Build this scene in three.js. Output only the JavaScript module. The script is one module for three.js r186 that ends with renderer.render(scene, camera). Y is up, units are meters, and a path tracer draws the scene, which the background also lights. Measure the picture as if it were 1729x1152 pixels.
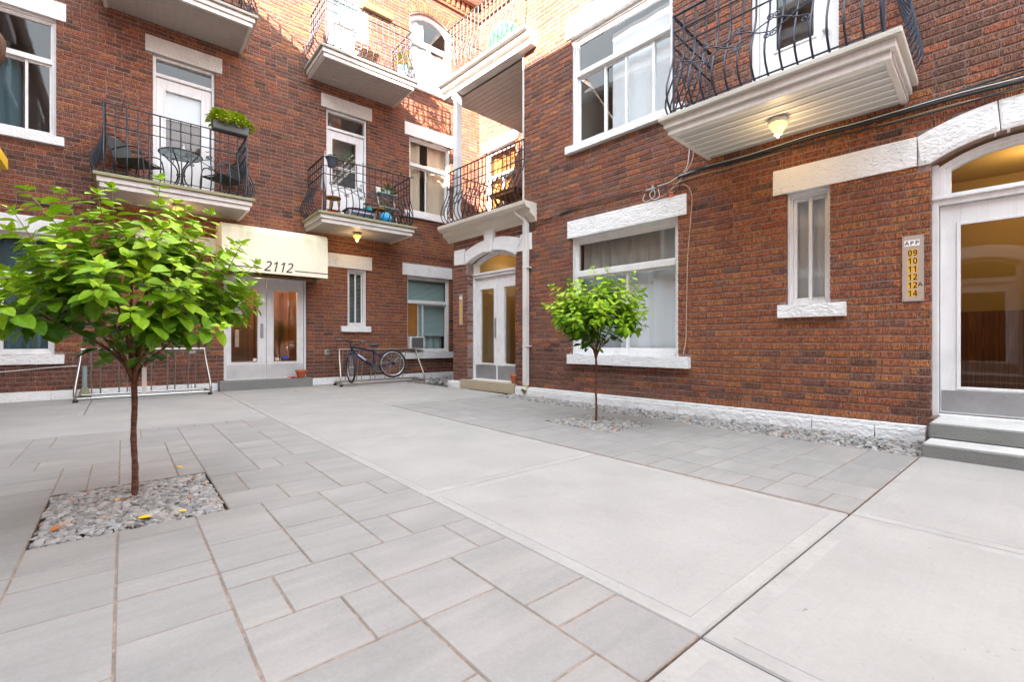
import * as THREE from 'three';
import { mergeGeometries } from 'three/addons/utils/BufferGeometryUtils.js';

// ---------------------------------------------------------------- camera, sky, sun, exposure
const scene = new THREE.Scene();
const camera = new THREE.PerspectiveCamera(73.02, 1024 / 683, 0.05, 400);
camera.position.set(0, 0.96, 0);
camera.rotation.y = THREE.MathUtils.degToRad(-40.12);
camera.setViewOffset(1729, 1152, 0, -2.3, 1729, 1152);
scene.add(camera);

const SUN_DIR = new THREE.Vector3(-1, 0.545, 0.60).normalize();   // towards the sun
{
  const w = 256, h = 128, d = new Float32Array(w * h * 4);
  for (let j = 0; j < h; j++) for (let i = 0; i < w; i++) {
    const el = ((j + 0.5) / h - 0.5) * Math.PI, s = Math.max(0, Math.sin(el));
    const t = Math.pow(1 - s, 2.2), o = (j * w + i) * 4, k = 0.44;
    d[o] = k * (0.86 + 0.12 * t); d[o + 1] = k * (0.96 + 0.03 * t); d[o + 2] = k * (1.06 - 0.05 * t); d[o + 3] = 1;
  }
  const t = new THREE.DataTexture(d, w, h, THREE.RGBAFormat, THREE.FloatType);
  t.mapping = THREE.EquirectangularReflectionMapping; t.magFilter = THREE.LinearFilter; t.minFilter = THREE.LinearFilter;
  t.needsUpdate = true;
  scene.background = t; scene.environment = t;
}
const sun = new THREE.DirectionalLight(new THREE.Color(1.0, 0.80, 0.70), 3.7);
sun.position.copy(SUN_DIR).multiplyScalar(40); sun.target.position.set(3, 3, -6);
sun.position.add(sun.target.position);
sun.castShadow = true; sun.shadow.mapSize.set(4096, 4096);
Object.assign(sun.shadow.camera, { left: -16, right: 16, top: 16, bottom: -16, near: 1, far: 90 });
scene.add(sun, sun.target);
const EXPOSURE = 15.4;

// ---------------------------------------------------------------- small tools
let seed = 7;
const rnd = () => { seed = (seed * 1664525 + 1013904223) >>> 0; return seed / 4294967296; };
const rr = (a, b) => a + (b - a) * rnd();
const reseed = s => { seed = s >>> 0; for (let i = 0; i < 4; i++) rnd(); };
const hash = (x, y, z) => { let h = (x * 374761393 + y * 668265263 + z * 2147483647 * 0.31) | 0; h = Math.imul(h ^ (h >>> 13), 1274126177); h = Math.imul(h ^ (h >>> 15), 2246822519); return ((h ^ (h >>> 16)) >>> 0) / 4294967296; };
const sm = t => t * t * (3 - 2 * t);
function vn(x, y, z = 0, px = 0, py = 0) {             // value noise, optionally periodic in x and y
  const xi = Math.floor(x), yi = Math.floor(y), zi = Math.floor(z), a = sm(x - xi), b = sm(y - yi), c = sm(z - zi);
  const m = (v, p) => p ? ((v % p) + p) % p : v;
  const g = (i, j, k) => hash(m(xi + i, px), m(yi + j, py), zi + k);
  const l = (p, q, t) => p + (q - p) * t;
  return l(l(l(g(0, 0, 0), g(1, 0, 0), a), l(g(0, 1, 0), g(1, 1, 0), a), b), l(l(g(0, 0, 1), g(1, 0, 1), a), l(g(0, 1, 1), g(1, 1, 1), a), b), c);
}
const fbm = (x, y, z = 0, o = 4, p = 0, q = 0) => { let s = 0, a = 0.5, n = 0; for (let i = 0; i < o; i++) { s += a * vn(x, y, z + i * 17, p, q); n += a; a *= 0.5; x *= 2; y *= 2; p *= 2; q *= 2; } return s / n; };

const used = {};
function numbered(n) { if (!(n in used)) { used[n] = 0; return n; } used[n]++; return n + '_' + String(used[n]).padStart(3, '0'); }
function put(o, parent) { (parent || scene).add(o); o.traverse(m => { if (m.isMesh) { m.castShadow = true; m.receiveShadow = true; } }); return o; }
function part(name, geo, mat, parent) { const m = new THREE.Mesh(geo, mat); m.name = name; return put(m, parent); }
function thing(name, label, category, [x, y, z] = [0, 0, 0], turn = 0, group) {
  const o = new THREE.Group(); o.name = numbered(name); o.position.set(x, y, z); o.rotation.y = turn;
  o.userData = { label, category }; if (group) o.userData.group = group;
  scene.add(o); return o;
}
function sub(name, parent) { const g = new THREE.Group(); g.name = name; parent.add(g); return g; }
function structure(o) { o.userData.kind = 'structure'; return o; }

// geometry collector: flat quads with uv in metres
class GB {
  constructor() { this.p = []; this.n = []; this.u = []; this.c = []; this.hc = false; }
  poly(pts, out, col, uo) {
    const [a, b, c] = pts, e1 = [b[0] - a[0], b[1] - a[1], b[2] - a[2]], e2 = [c[0] - a[0], c[1] - a[1], c[2] - a[2]];
    let n = [e1[1] * e2[2] - e1[2] * e2[1], e1[2] * e2[0] - e1[0] * e2[2], e1[0] * e2[1] - e1[1] * e2[0]];
    const l = Math.hypot(...n) || 1; n = n.map(v => v / l);
    if (out && n[0] * out[0] + n[1] * out[1] + n[2] * out[2] < 0) { pts = pts.slice().reverse(); n = n.map(v => -v); }
    const ax = Math.abs(n[0]), ay = Math.abs(n[1]), az = Math.abs(n[2]);
    const uv = q => az >= ax && az >= ay ? [q[0], q[1]] : ax >= ay ? [q[2], q[1]] : [q[0], q[2]];
    for (let i = 1; i + 1 < pts.length; i++) for (const q of [pts[0], pts[i], pts[i + 1]]) {
      this.p.push(q[0], q[1], q[2]); this.n.push(n[0], n[1], n[2]);
      const w = uv(q); this.u.push(w[0] + (uo ? uo[0] : 0), w[1] + (uo ? uo[1] : 0));
      if (col) { this.hc = true; this.c.push(col[0], col[1], col[2]); }
    }
    return this;
  }
  box(x0, x1, y0, y1, z0, z1, o = {}) {                // chamfered box; o.b chamfer, o.m matrix, o.col, o.uo, o.skip face codes
    const C = [(x0 + x1) / 2, (y0 + y1) / 2, (z0 + z1) / 2], h = [Math.abs(x1 - x0) / 2, Math.abs(y1 - y0) / 2, Math.abs(z1 - z0) / 2];
    const b = Math.min(o.b ?? 0, h[0] * 0.9, h[1] * 0.9, h[2] * 0.9), M = o.m, v = new THREE.Vector3();
    const P = (ax, s) => { const q = [0, 1, 2].map(k => C[k] + s[k] * (h[k] - (k === ax ? 0 : b))); if (!M) return q; v.set(...q).applyMatrix4(M); return [v.x, v.y, v.z]; };
    const O = s => { if (!M) return s; v.set(...s).transformDirection(M); return [v.x, v.y, v.z]; };
    const skip = o.skip || '';
    for (let ax = 0; ax < 3; ax++) for (const s of [-1, 1]) {
      if (skip.includes('xyz'[ax] + (s > 0 ? '+' : '-'))) continue;
      const B = (ax + 1) % 3, D = (ax + 2) % 3, mk = (sb, sd) => { const q = [0, 0, 0]; q[ax] = s; q[B] = sb; q[D] = sd; return P(ax, q); };
      const out = [0, 0, 0]; out[ax] = s;
      this.poly([mk(-1, -1), mk(1, -1), mk(1, 1), mk(-1, 1)], O(out), o.col, o.uo);
    }
    if (b > 0) {
      for (let A = 0; A < 3; A++) for (let B = A + 1; B < 3; B++) { const D = 3 - A - B;
        for (const sa of [-1, 1]) for (const sb of [-1, 1]) {
          if (o.front && !((A === 2 && sa > 0) || (B === 2 && sb > 0))) continue;
          const q = (ax, sd) => { const s = [0, 0, 0]; s[A] = sa; s[B] = sb; s[D] = sd; return P(ax, s); };
          const out = [0, 0, 0]; out[A] = sa; out[B] = sb;
          this.poly([q(A, -1), q(A, 1), q(B, 1), q(B, -1)], O(out), o.col, o.uo);
        } }
      if (!o.front) for (const a of [-1, 1]) for (const c of [-1, 1]) for (const e of [-1, 1]) this.poly([P(0, [a, c, e]), P(1, [a, c, e]), P(2, [a, c, e])], O([a, c, e]), o.col, o.uo);
    }
    return this;
  }
  grid(nu, nv, f, flip) {                              // f(i/nu, j/nv) -> [x,y,z, u,v]
    const R = []; for (let j = 0; j <= nv; j++) for (let i = 0; i <= nu; i++) R.push(f(i / nu, j / nv));
    for (let j = 0; j < nv; j++) for (let i = 0; i < nu; i++) {
      const a = R[j * (nu + 1) + i], b = R[j * (nu + 1) + i + 1], c = R[(j + 1) * (nu + 1) + i + 1], d = R[(j + 1) * (nu + 1) + i];
      for (const t of flip ? [[a, c, b], [a, d, c]] : [[a, b, c], [a, c, d]]) {
        const [p, q, r] = t, e1 = [q[0] - p[0], q[1] - p[1], q[2] - p[2]], e2 = [r[0] - p[0], r[1] - p[1], r[2] - p[2]];
        let n = [e1[1] * e2[2] - e1[2] * e2[1], e1[2] * e2[0] - e1[0] * e2[2], e1[0] * e2[1] - e1[1] * e2[0]]; const l = Math.hypot(...n) || 1;
        for (const s of t) { this.p.push(s[0], s[1], s[2]); this.n.push(n[0] / l, n[1] / l, n[2] / l); this.u.push(s[3] ?? s[0], s[4] ?? s[1]); }
      }
    }
    return this;
  }
  geo() {
    const g = new THREE.BufferGeometry();
    g.setAttribute('position', new THREE.Float32BufferAttribute(this.p, 3));
    g.setAttribute('normal', new THREE.Float32BufferAttribute(this.n, 3));
    g.setAttribute('uv', new THREE.Float32BufferAttribute(this.u, 2));
    if (this.hc) g.setAttribute('color', new THREE.Float32BufferAttribute(this.c, 3));
    return g;
  }
}
const bx = (x0, x1, y0, y1, z0, z1, b = 0.004, uo) => new GB().box(x0, x1, y0, y1, z0, z1, { b, uo }).geo();
const boxes = (list, b = 0.004) => { const g = new GB(); for (const q of list) g.box(q[0], q[1], q[2], q[3], q[4], q[5], { b: q[6] ?? b }); return g.geo(); };
const V = (x, y, z) => new THREE.Vector3(x, y, z);
// tube through points with tapering radius, smooth normals
function tube(pts, r0, r1 = r0, rs = 8, segs = 0, closed = false) {
  const P = pts.map(p => p.isVector3 ? p : V(...p));
  const c = new THREE.CatmullRomCurve3(P, closed, 'centripetal');
  const n = segs || Math.max(1, (P.length - 1) * 3);
  const lin = P.length === 2 ? 1 : n;
  const g = new THREE.TubeGeometry(c, lin, 1, rs, closed), a = g.attributes.position, L = c.getLength();
  for (let i = 0; i <= lin; i++) {
    const t = i / lin, q = c.getPointAt(Math.min(1, t)), r = r0 + (r1 - r0) * t;
    for (let j = 0; j <= rs; j++) { const k = i * (rs + 1) + j; a.setXYZ(k, q.x + (a.getX(k) - q.x) * r, q.y + (a.getY(k) - q.y) * r, q.z + (a.getZ(k) - q.z) * r); }
  }
  const u = g.attributes.uv; for (let k = 0; k < u.count; k++) u.setXY(k, u.getY(k) * 2 * Math.PI * r0, u.getX(k) * L);
  return g;
}
// straight bar with end caps between two points
function rod(a, b, r, rs = 8) {
  const A = V(...a), B = V(...b), d = B.clone().sub(A), l = d.length();
  const g = new THREE.CylinderGeometry(r, r, l, rs);
  g.applyQuaternion(new THREE.Quaternion().setFromUnitVectors(V(0, 1, 0), d.normalize()));
  g.translate((A.x + B.x) / 2, (A.y + B.y) / 2, (A.z + B.z) / 2); return g;
}
function lathe(pts, n = 20) { return new THREE.LatheGeometry(pts.map(p => new THREE.Vector2(p[0], p[1])), n); }
const mg = l => mergeGeometries(l.map(g => { const q = g.index ? g.toNonIndexed() : g; for (const k of Object.keys(q.attributes)) if (!['position', 'normal', 'uv'].includes(k)) q.deleteAttribute(k); return q; }));
function shapeOf(pts) { const s = new THREE.Shape(); pts.forEach((p, i) => i ? s.lineTo(p[0], p[1]) : s.moveTo(p[0], p[1])); s.closePath(); return s; }
// extrude a polygon in x,y along z from z0 to z1
function ext(pts, z0, z1, bev = 0, holes = []) {
  const s = shapeOf(pts); for (const h of holes) s.holes.push(shapeOf(h));
  const g = new THREE.ExtrudeGeometry(s, { depth: z1 - z0 - 2 * bev, bevelEnabled: bev > 0, bevelThickness: bev, bevelSize: bev, bevelOffset: -bev, bevelSegments: 1, steps: 1, curveSegments: 4 });
  g.translate(0, 0, z0 + bev); return g;
}
// profile in (n, v) swept along u from u0 to u1: polygon points [n, v]
function sweep(pts, u0, u1) { const g = ext(pts.map(p => [p[0], p[1]]), 0, u1 - u0); g.rotateY(Math.PI / 2); g.scale(1, 1, -1); g.translate(u0, 0, 0); const ix = g.index; const a = g.attributes.position.array, n = g.attributes.normal.array, u = g.attributes.uv.array; for (let i = 0; i < a.length; i += 9) { for (let k = 0; k < 3; k++) { let t = a[i + 3 + k]; a[i + 3 + k] = a[i + 6 + k]; a[i + 6 + k] = t; t = n[i + 3 + k]; n[i + 3 + k] = n[i + 6 + k]; n[i + 6 + k] = t; } const j = i / 9 * 6; for (let k = 0; k < 2; k++) { const t = u[j + 2 + k]; u[j + 2 + k] = u[j + 4 + k]; u[j + 4 + k] = t; } } g.computeVertexNormals(); return g; }
// rock-faced block: box whose faces are roughened
function rough(x0, x1, y0, y1, z0, z1, amp = 0.008, step = 0.04, sd = 0) {
  const w = x1 - x0, h = y1 - y0, d = z1 - z0, g = new THREE.BoxGeometry(w, h, d, Math.max(1, Math.min(70, Math.round(w / step))), Math.max(1, Math.round(h / step)), Math.max(1, Math.round(d / step)));
  const a = g.attributes.position, u = g.attributes.uv, n = g.attributes.normal;
  for (let i = 0; i < a.count; i++) {
    const x = a.getX(i) + (x0 + x1) / 2, y = a.getY(i) + (y0 + y1) / 2, z = a.getZ(i) + (z0 + z1) / 2;
    const q = (k) => (fbm(x * 9 + k * 31 + sd, y * 13 + k * 7, z * 11 + sd * 3, 3) - 0.5) * 2 * amp;
    if (Math.abs(n.getZ(i)) > 0.5) u.setXY(i, x, y); else if (Math.abs(n.getX(i)) > 0.5) u.setXY(i, z, y); else u.setXY(i, x, z);
    a.setXYZ(i, x + q(1) * 0.6, y + q(2) * 0.6, z + q(3));
  }
  const f = g.toNonIndexed(); f.computeVertexNormals(); return f;
}

// ---------------------------------------------------------------- textures
function dtex(size, fn, srgb) {
  const d = new Uint8Array(size * size * 4);
  for (let j = 0; j < size; j++) for (let i = 0; i < size; i++) { const c = fn(i / size, j / size), o = (j * size + i) * 4; if (typeof c === 'number') { d[o] = d[o + 1] = d[o + 2] = Math.max(0, Math.min(255, c * 255)); } else for (let k = 0; k < 3; k++) d[o + k] = Math.max(0, Math.min(255, c[k] * 255)); d[o + 3] = 255; }
  const t = new THREE.DataTexture(d, size, size, THREE.RGBAFormat); t.wrapS = t.wrapT = THREE.RepeatWrapping; t.magFilter = THREE.LinearFilter; t.minFilter = THREE.LinearMipmapLinearFilter; t.generateMipmaps = true;
  if (srgb) t.colorSpace = THREE.SRGBColorSpace; t.needsUpdate = true; return t;
}
const rep = (t, a, b = a) => { const c = t.clone(); c.repeat.set(a, b); c.needsUpdate = true; return c; };
function ctex(w, h, draw) { const c = document.createElement('canvas'); c.width = w; c.height = h; draw(c.getContext('2d'), w, h); const t = new THREE.CanvasTexture(c); t.colorSpace = THREE.SRGBColorSpace; return t; }

// rug-faced brick: short vertical scores, 0.4 m across the tile
const rugF = (x, y) => { const s = vn(x * 120, y * 14, 3, 120, 14), t = vn(x * 60, y * 40, 9, 60, 40), w = fbm(x * 8, y * 8, 5, 3, 8, 8); return 0.55 * s + 0.3 * t + 0.15 * w; };
const rugB = rep(dtex(512, (x, y) => rugF(x, y)), 2.5);
const rugC = rep(dtex(512, (x, y) => { const v = 0.82 + 1.2 * (rugF(x, y) - 0.5) + 0.30 * (fbm(x * 24, y * 24, 11, 3, 24, 24) - 0.5), d = vn(x * 70, y * 50, 21, 70, 50) > 0.84 ? 0.5 : 1; return [v * d, v * d * 0.985, v * d * 0.97]; }, true), 2.5);
// tooled and painted stone: short slanting pick marks
const pickF = (x, y) => { const s = x * 34 + y * 12, a = vn(s, y * 46 + x * 10, 1, 0, 0); const b = fbm(x * 26, y * 40, 2, 3, 26, 40); return 0.5 * Math.pow(a, 1.5) + 0.5 * b; };
const pickB = rep(dtex(512, (x, y) => fbm(x * 22 + 0.6 * vn(x * 8, y * 8, 4, 8, 8), y * 34, 2, 4, 22, 34)), 1.6);
const whiteC = rep(dtex(512, (x, y) => { const n = fbm(x * 6, y * 6, 31, 5, 6, 6), s = vn(x * 90, y * 60, 33, 90, 60), v = 0.97 + 0.06 * (n - 0.5) - (s > 0.955 ? 0.25 : 0) - (n > 0.7 ? 0.05 : 0); return [v, v * 0.995, v * 0.985]; }, true), 0.8);
const mortarC = rep(dtex(256, (x, y) => { const v = 0.85 + 0.35 * (fbm(x * 20, y * 20, 41, 4, 20, 20) - 0.5); return [v, v * 0.98, v * 0.96]; }, true), 2);
const grainB = rep(dtex(256, (x, y) => fbm(x * 48, y * 48, 51, 3, 48, 48)), 3);
// broomed concrete
const concC = rep(dtex(1024, (x, y) => { const a = fbm(x * 5, y * 5, 61, 5, 5, 5), f = fbm(x * 160, y * 160, 63, 2, 160, 160), b = vn(x * 8, y * 330, 65, 8, 330), p = vn(x * 240, y * 240, 66, 240, 240) > 0.955 ? 0.14 : 0; const v = 0.92 + 0.10 * (a - 0.5) + 0.035 * (f - 0.5) + 0.012 * (b - 0.5) - p * 0.7 - 0.015 * Math.max(0, Math.min(1, (fbm(x * 9, y * 7, 68, 5, 9, 7) - 0.585) * 14)) - (vn(x * 60, y * 60, 69, 60, 60) > 0.985 ? 0.16 : 0); return [v, v * 0.994, v * 0.985]; }, true), 0.5);
const concB = rep(dtex(512, (x, y) => 0.5 * vn(x * 10, y * 300, 65, 10, 300) + 0.5 * fbm(x * 120, y * 120, 67, 2, 120, 120)), 1);
const smoothC = rep(dtex(512, (x, y) => { const v = 0.93 + 0.12 * (fbm(x * 9, y * 9, 71, 5, 9, 9) - 0.5) + 0.05 * (fbm(x * 100, y * 100, 72, 2, 100, 100) - 0.5) - (vn(x * 130, y * 130, 73, 130, 130) > 0.965 ? 0.12 : 0); return [v, v * 0.995, v * 0.985]; }, true), 0.7);
// slate-like paver: faint streaks along x
const pavC = rep(dtex(1024, (x, y) => { const a = fbm(x * 6, y * 40, 81, 4, 6, 40), b = fbm(x * 5, y * 7, 83, 4, 5, 7), f = fbm(x * 200, y * 200, 85, 2, 200, 200); const v = 0.92 + 0.08 * (a - 0.5) + 0.10 * (b - 0.5) + 0.05 * (f - 0.5), r = (b - 0.5) * 0.015; return [v + r, v * 0.992, v * 0.985 - r * 0.5]; }, true), 0.55);
const pavB = rep(dtex(512, (x, y) => 0.6 * fbm(x * 10, y * 70, 81, 3, 10, 70) + 0.4 * fbm(x * 90, y * 90, 86, 2, 90, 90)), 1.2);
const woodC = rep(dtex(512, (x, y) => { const g = fbm(x * 40 + 2 * fbm(x * 4, y * 2, 91, 2, 4, 2), y * 2.0, 92, 4, 0, 2), v = 0.72 + 0.5 * (g - 0.5); return [v, v * 0.97, v * 0.92]; }, true), 2);
const leafC = rep(dtex(256, (x, y) => { const v = 0.9 + 0.25 * (fbm(x * 10, y * 10, 95, 3, 10, 10) - 0.5); return [v, v, v * 0.95]; }, true), 8);
const barkC = rep(dtex(256, (x, y) => { const v = 0.75 + 0.6 * (fbm(x * 6, y * 20, 97, 4, 6, 20) - 0.5); return [v, v * 0.95, v * 0.9]; }, true), 6);
const dotsB = rep(dtex(256, (x, y) => { const k = 24, fx = x * k - Math.floor(x * k) - 0.5, fy = y * k - Math.floor(y * k) - 0.5; return Math.hypot(fx, fy) < 0.26 ? 0 : 1; }), 3.2);
const dotsC = rep(dtex(256, (x, y) => { const k = 24, fx = x * k - Math.floor(x * k) - 0.5, fy = y * k - Math.floor(y * k) - 0.5; return Math.hypot(fx, fy) < 0.26 ? 0.78 : 1; }, true), 3.2);
// long outdoor soiling used on white metal and vinyl
const grimeC = rep(dtex(512, (x, y) => { const st = fbm(x * 60, y * 3, 101, 3, 60, 3), n = fbm(x * 7, y * 7, 103, 4, 7, 7), v = 0.95 - 0.12 * Math.max(0, st - 0.5) - 0.16 * Math.max(0, n - 0.55) - (vn(x * 120, y * 120, 105, 120, 120) > 0.975 ? 0.2 : 0); return [v, v * 0.99, v * 0.975]; }, true), 0.7);

// ---------------------------------------------------------------- materials (linear base colours)
const col = (r, g, b) => new THREE.Color().setRGB(r, g, b);
const std = (r, g, b, o = {}) => new THREE.MeshStandardMaterial(Object.assign({ color: col(r, g, b), roughness: 0.8 }, o));
const M = {
  brick: new THREE.MeshStandardMaterial({ vertexColors: true, map: rugC, bumpMap: rugB, bumpScale: 0.008, roughness: 0.93 }),
  mortar: std(0.37, 0.265, 0.235, { map: mortarC, bumpMap: grainB, bumpScale: 0.003, roughness: 1 }),
  stone: std(0.82, 0.84, 0.86, { map: whiteC, bumpMap: pickB, bumpScale: 0.010, roughness: 0.75 }),
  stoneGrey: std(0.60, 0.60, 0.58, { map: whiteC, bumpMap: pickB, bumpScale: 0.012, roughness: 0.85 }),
  vinyl: std(0.82, 0.84, 0.86, { map: grimeC, roughness: 0.45 }),
  paint: std(0.82, 0.84, 0.87, { map: grimeC, roughness: 0.5 }),
  metalWhite: std(0.74, 0.73, 0.71, { map: grimeC, roughness: 0.45 }),
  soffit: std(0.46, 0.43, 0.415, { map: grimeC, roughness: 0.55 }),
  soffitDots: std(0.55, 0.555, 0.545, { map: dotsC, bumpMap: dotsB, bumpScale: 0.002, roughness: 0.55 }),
  slabEdge: std(0.42, 0.41, 0.36, { map: concC, bumpMap: grainB, bumpScale: 0.004, roughness: 0.9 }),
  moss: std(0.34, 0.33, 0.20, { map: concC, bumpMap: grainB, bumpScale: 0.004, roughness: 0.95 }),
  iron: std(0.018, 0.021, 0.028, { roughness: 0.55, metalness: 0.1 }),
  ironOld: std(0.10, 0.10, 0.095, { roughness: 0.55, metalness: 0.3 }),
  steel: std(0.34, 0.33, 0.315, { roughness: 0.34, metalness: 1 }),
  steelOld: std(0.50, 0.46, 0.41, { roughness: 0.42, metalness: 1, map: grimeC }),
  conc: std(0.352, 0.343, 0.328, { map: concC, bumpMap: concB, bumpScale: 0.0008, roughness: 0.92 }),
  concSmooth: std(0.345, 0.336, 0.321, { map: smoothC, bumpMap: grainB, bumpScale: 0.001, roughness: 0.85 }),
  step: std(0.235, 0.24, 0.23, { map: concC, bumpMap: grainB, bumpScale: 0.004, roughness: 0.92 }),
  stepTop: std(0.56, 0.56, 0.55, { map: smoothC, bumpMap: grainB, bumpScale: 0.003, roughness: 0.9 }),
  sand: std(0.30, 0.235, 0.19, { map: mortarC, bumpMap: grainB, bumpScale: 0.004, roughness: 1 }),
  dirt: std(0.12, 0.11, 0.10, { map: mortarC, roughness: 1 }),
  asphalt: std(0.06, 0.06, 0.06, { map: mortarC, roughness: 0.95 }),
  glass: new THREE.MeshPhysicalMaterial({ color: col(0.93, 0.96, 0.96), transmission: 1, thickness: 0, roughness: 0.0, ior: 1.52 }),
  room: std(0.30, 0.28, 0.24, { roughness: 0.95 }),
  roomWarm: std(0.36, 0.24, 0.09, { roughness: 0.9 }),
  roomDark: std(0.10, 0.10, 0.10, { roughness: 0.95 }),
  wood: std(0.36, 0.14, 0.04, { map: woodC, roughness: 0.6 }),
  ply: std(0.62, 0.27, 0.05, { map: woodC, roughness: 0.7 }),
  woodPale: std(0.50, 0.30, 0.14, { map: woodC, roughness: 0.7 }),
  woodDark: std(0.20, 0.10, 0.055, { map: woodC, roughness: 0.7 }),
  terracotta: std(0.50, 0.13, 0.05, { map: smoothC, roughness: 0.8 }),
  kick: std(0.40, 0.41, 0.43, { roughness: 0.4, metalness: 0.6, map: smoothC }),
  kickLight: std(0.62, 0.63, 0.65, { roughness: 0.45, metalness: 0.3, map: smoothC }),
  black: std(0.02, 0.02, 0.022, { roughness: 0.5 }),
  rubber: std(0.025, 0.025, 0.028, { roughness: 0.85 }),
  cableBlack: std(0.025, 0.027, 0.03, { roughness: 0.6 }),
  cablePink: std(0.52, 0.36, 0.28, { roughness: 0.6 }),
  cableWhite: std(0.62, 0.60, 0.55, { roughness: 0.6 }),
  cableGold: std(0.42, 0.28, 0.13, { roughness: 0.6 }),
  fabricDark: std(0.05, 0.052, 0.05, { roughness: 0.9 }),
  teal: std(0.035, 0.085, 0.10, { roughness: 0.9 }),
  tealLight: std(0.42, 0.58, 0.56, { roughness: 0.9 }),
  beige: std(0.56, 0.46, 0.34, { roughness: 0.9 }),
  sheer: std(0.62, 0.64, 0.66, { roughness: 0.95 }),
  lace: std(0.30, 0.28, 0.25, { roughness: 0.95 }),
  bark: std(0.22, 0.105, 0.07, { map: barkC, bumpMap: barkC, bumpScale: 0.004, roughness: 0.95 }),
  twig: std(0.26, 0.13, 0.05, { map: barkC, roughness: 0.9 }),
  blue: std(0.02, 0.028, 0.085, { roughness: 0.25, metalness: 0.3 }),
  yellow: std(0.75, 0.50, 0.02, { roughness: 0.6 }),
  red: std(0.60, 0.03, 0.02, { roughness: 0.4 }),
};
// ---------------------------------------------------------------- wall frames: u right, v up, n out of the wall
const D2R = Math.PI / 180;
const F1 = { o: [0, 0, -10.85], r: 0 };
const F2 = { o: [5.64, 0, -6.04], r: -86.5 * D2R };
const F0 = { o: [-2.35, 0, 0], r: 90 * D2R };
const at = (F, u, v, n) => { const c = Math.cos(F.r), s = Math.sin(F.r); return [F.o[0] + u * c + n * s, F.o[1] + v, F.o[2] - u * s + n * c]; };
const onWall = (F, name, label, cat, u, v, n, group) => thing(name, label, cat, at(F, u, v, n), F.r, group);

// ---------------------------------------------------------------- bricks
const TONES = [[0.366, 0.126, 0.06], [0.4, 0.137, 0.058], [0.331, 0.112, 0.057], [0.306, 0.111, 0.062], [0.255, 0.104, 0.066], [0.435, 0.158, 0.062], [0.191, 0.085, 0.054], [0.356, 0.137, 0.062], [0.141, 0.068, 0.044], [0.445, 0.175, 0.067], [0.264, 0.116, 0.077], [0.223, 0.102, 0.072]];
const toneMats = TONES.map(t => std(...t, { map: rugC, bumpMap: rugB, bumpScale: 0.008, roughness: 0.93 }));
const BH = 0.0635, CO = 0.08, BL = 0.211, BM = 0.22;
const brickGeos = [0, 1, 2, 3, 4, 5].map(i => new GB().box(-BL / 2, BL / 2, -BH / 2, BH / 2, -0.2, 0.0005 + 0.0007 * i, { b: 0.004, front: true, skip: 'z-', uo: [i * 0.071, i * 0.113] }).geo());
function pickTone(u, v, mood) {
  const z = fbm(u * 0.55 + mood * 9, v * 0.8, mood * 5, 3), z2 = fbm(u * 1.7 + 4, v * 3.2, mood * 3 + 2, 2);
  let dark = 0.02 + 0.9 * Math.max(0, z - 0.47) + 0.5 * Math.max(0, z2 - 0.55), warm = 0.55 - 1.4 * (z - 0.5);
  if (mood === 2) { dark += u < 2.6 || v > 3.4 ? 0.06 : -0.12; warm += u < 2.6 || v > 3.4 ? -0.15 : 0.6; }  // right wing zones: own brick colour, partly lamp light put into the tones
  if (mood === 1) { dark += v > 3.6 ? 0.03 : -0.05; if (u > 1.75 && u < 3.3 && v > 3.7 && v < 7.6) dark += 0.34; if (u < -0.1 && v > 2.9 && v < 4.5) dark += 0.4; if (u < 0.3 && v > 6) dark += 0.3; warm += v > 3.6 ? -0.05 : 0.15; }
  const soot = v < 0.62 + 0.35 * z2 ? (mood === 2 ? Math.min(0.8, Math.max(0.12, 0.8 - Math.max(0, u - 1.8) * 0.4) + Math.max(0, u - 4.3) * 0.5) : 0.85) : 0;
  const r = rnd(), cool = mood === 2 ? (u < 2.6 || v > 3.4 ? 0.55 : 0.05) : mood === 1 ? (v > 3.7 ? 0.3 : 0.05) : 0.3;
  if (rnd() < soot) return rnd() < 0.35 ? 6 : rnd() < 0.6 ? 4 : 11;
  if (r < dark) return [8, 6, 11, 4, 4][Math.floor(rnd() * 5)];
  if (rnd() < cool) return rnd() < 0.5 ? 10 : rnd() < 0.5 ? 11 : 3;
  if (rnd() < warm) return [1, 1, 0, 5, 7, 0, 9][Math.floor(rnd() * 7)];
  return [2, 0, 3, 3, 2, 4][Math.floor(rnd() * 6)];
}
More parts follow.
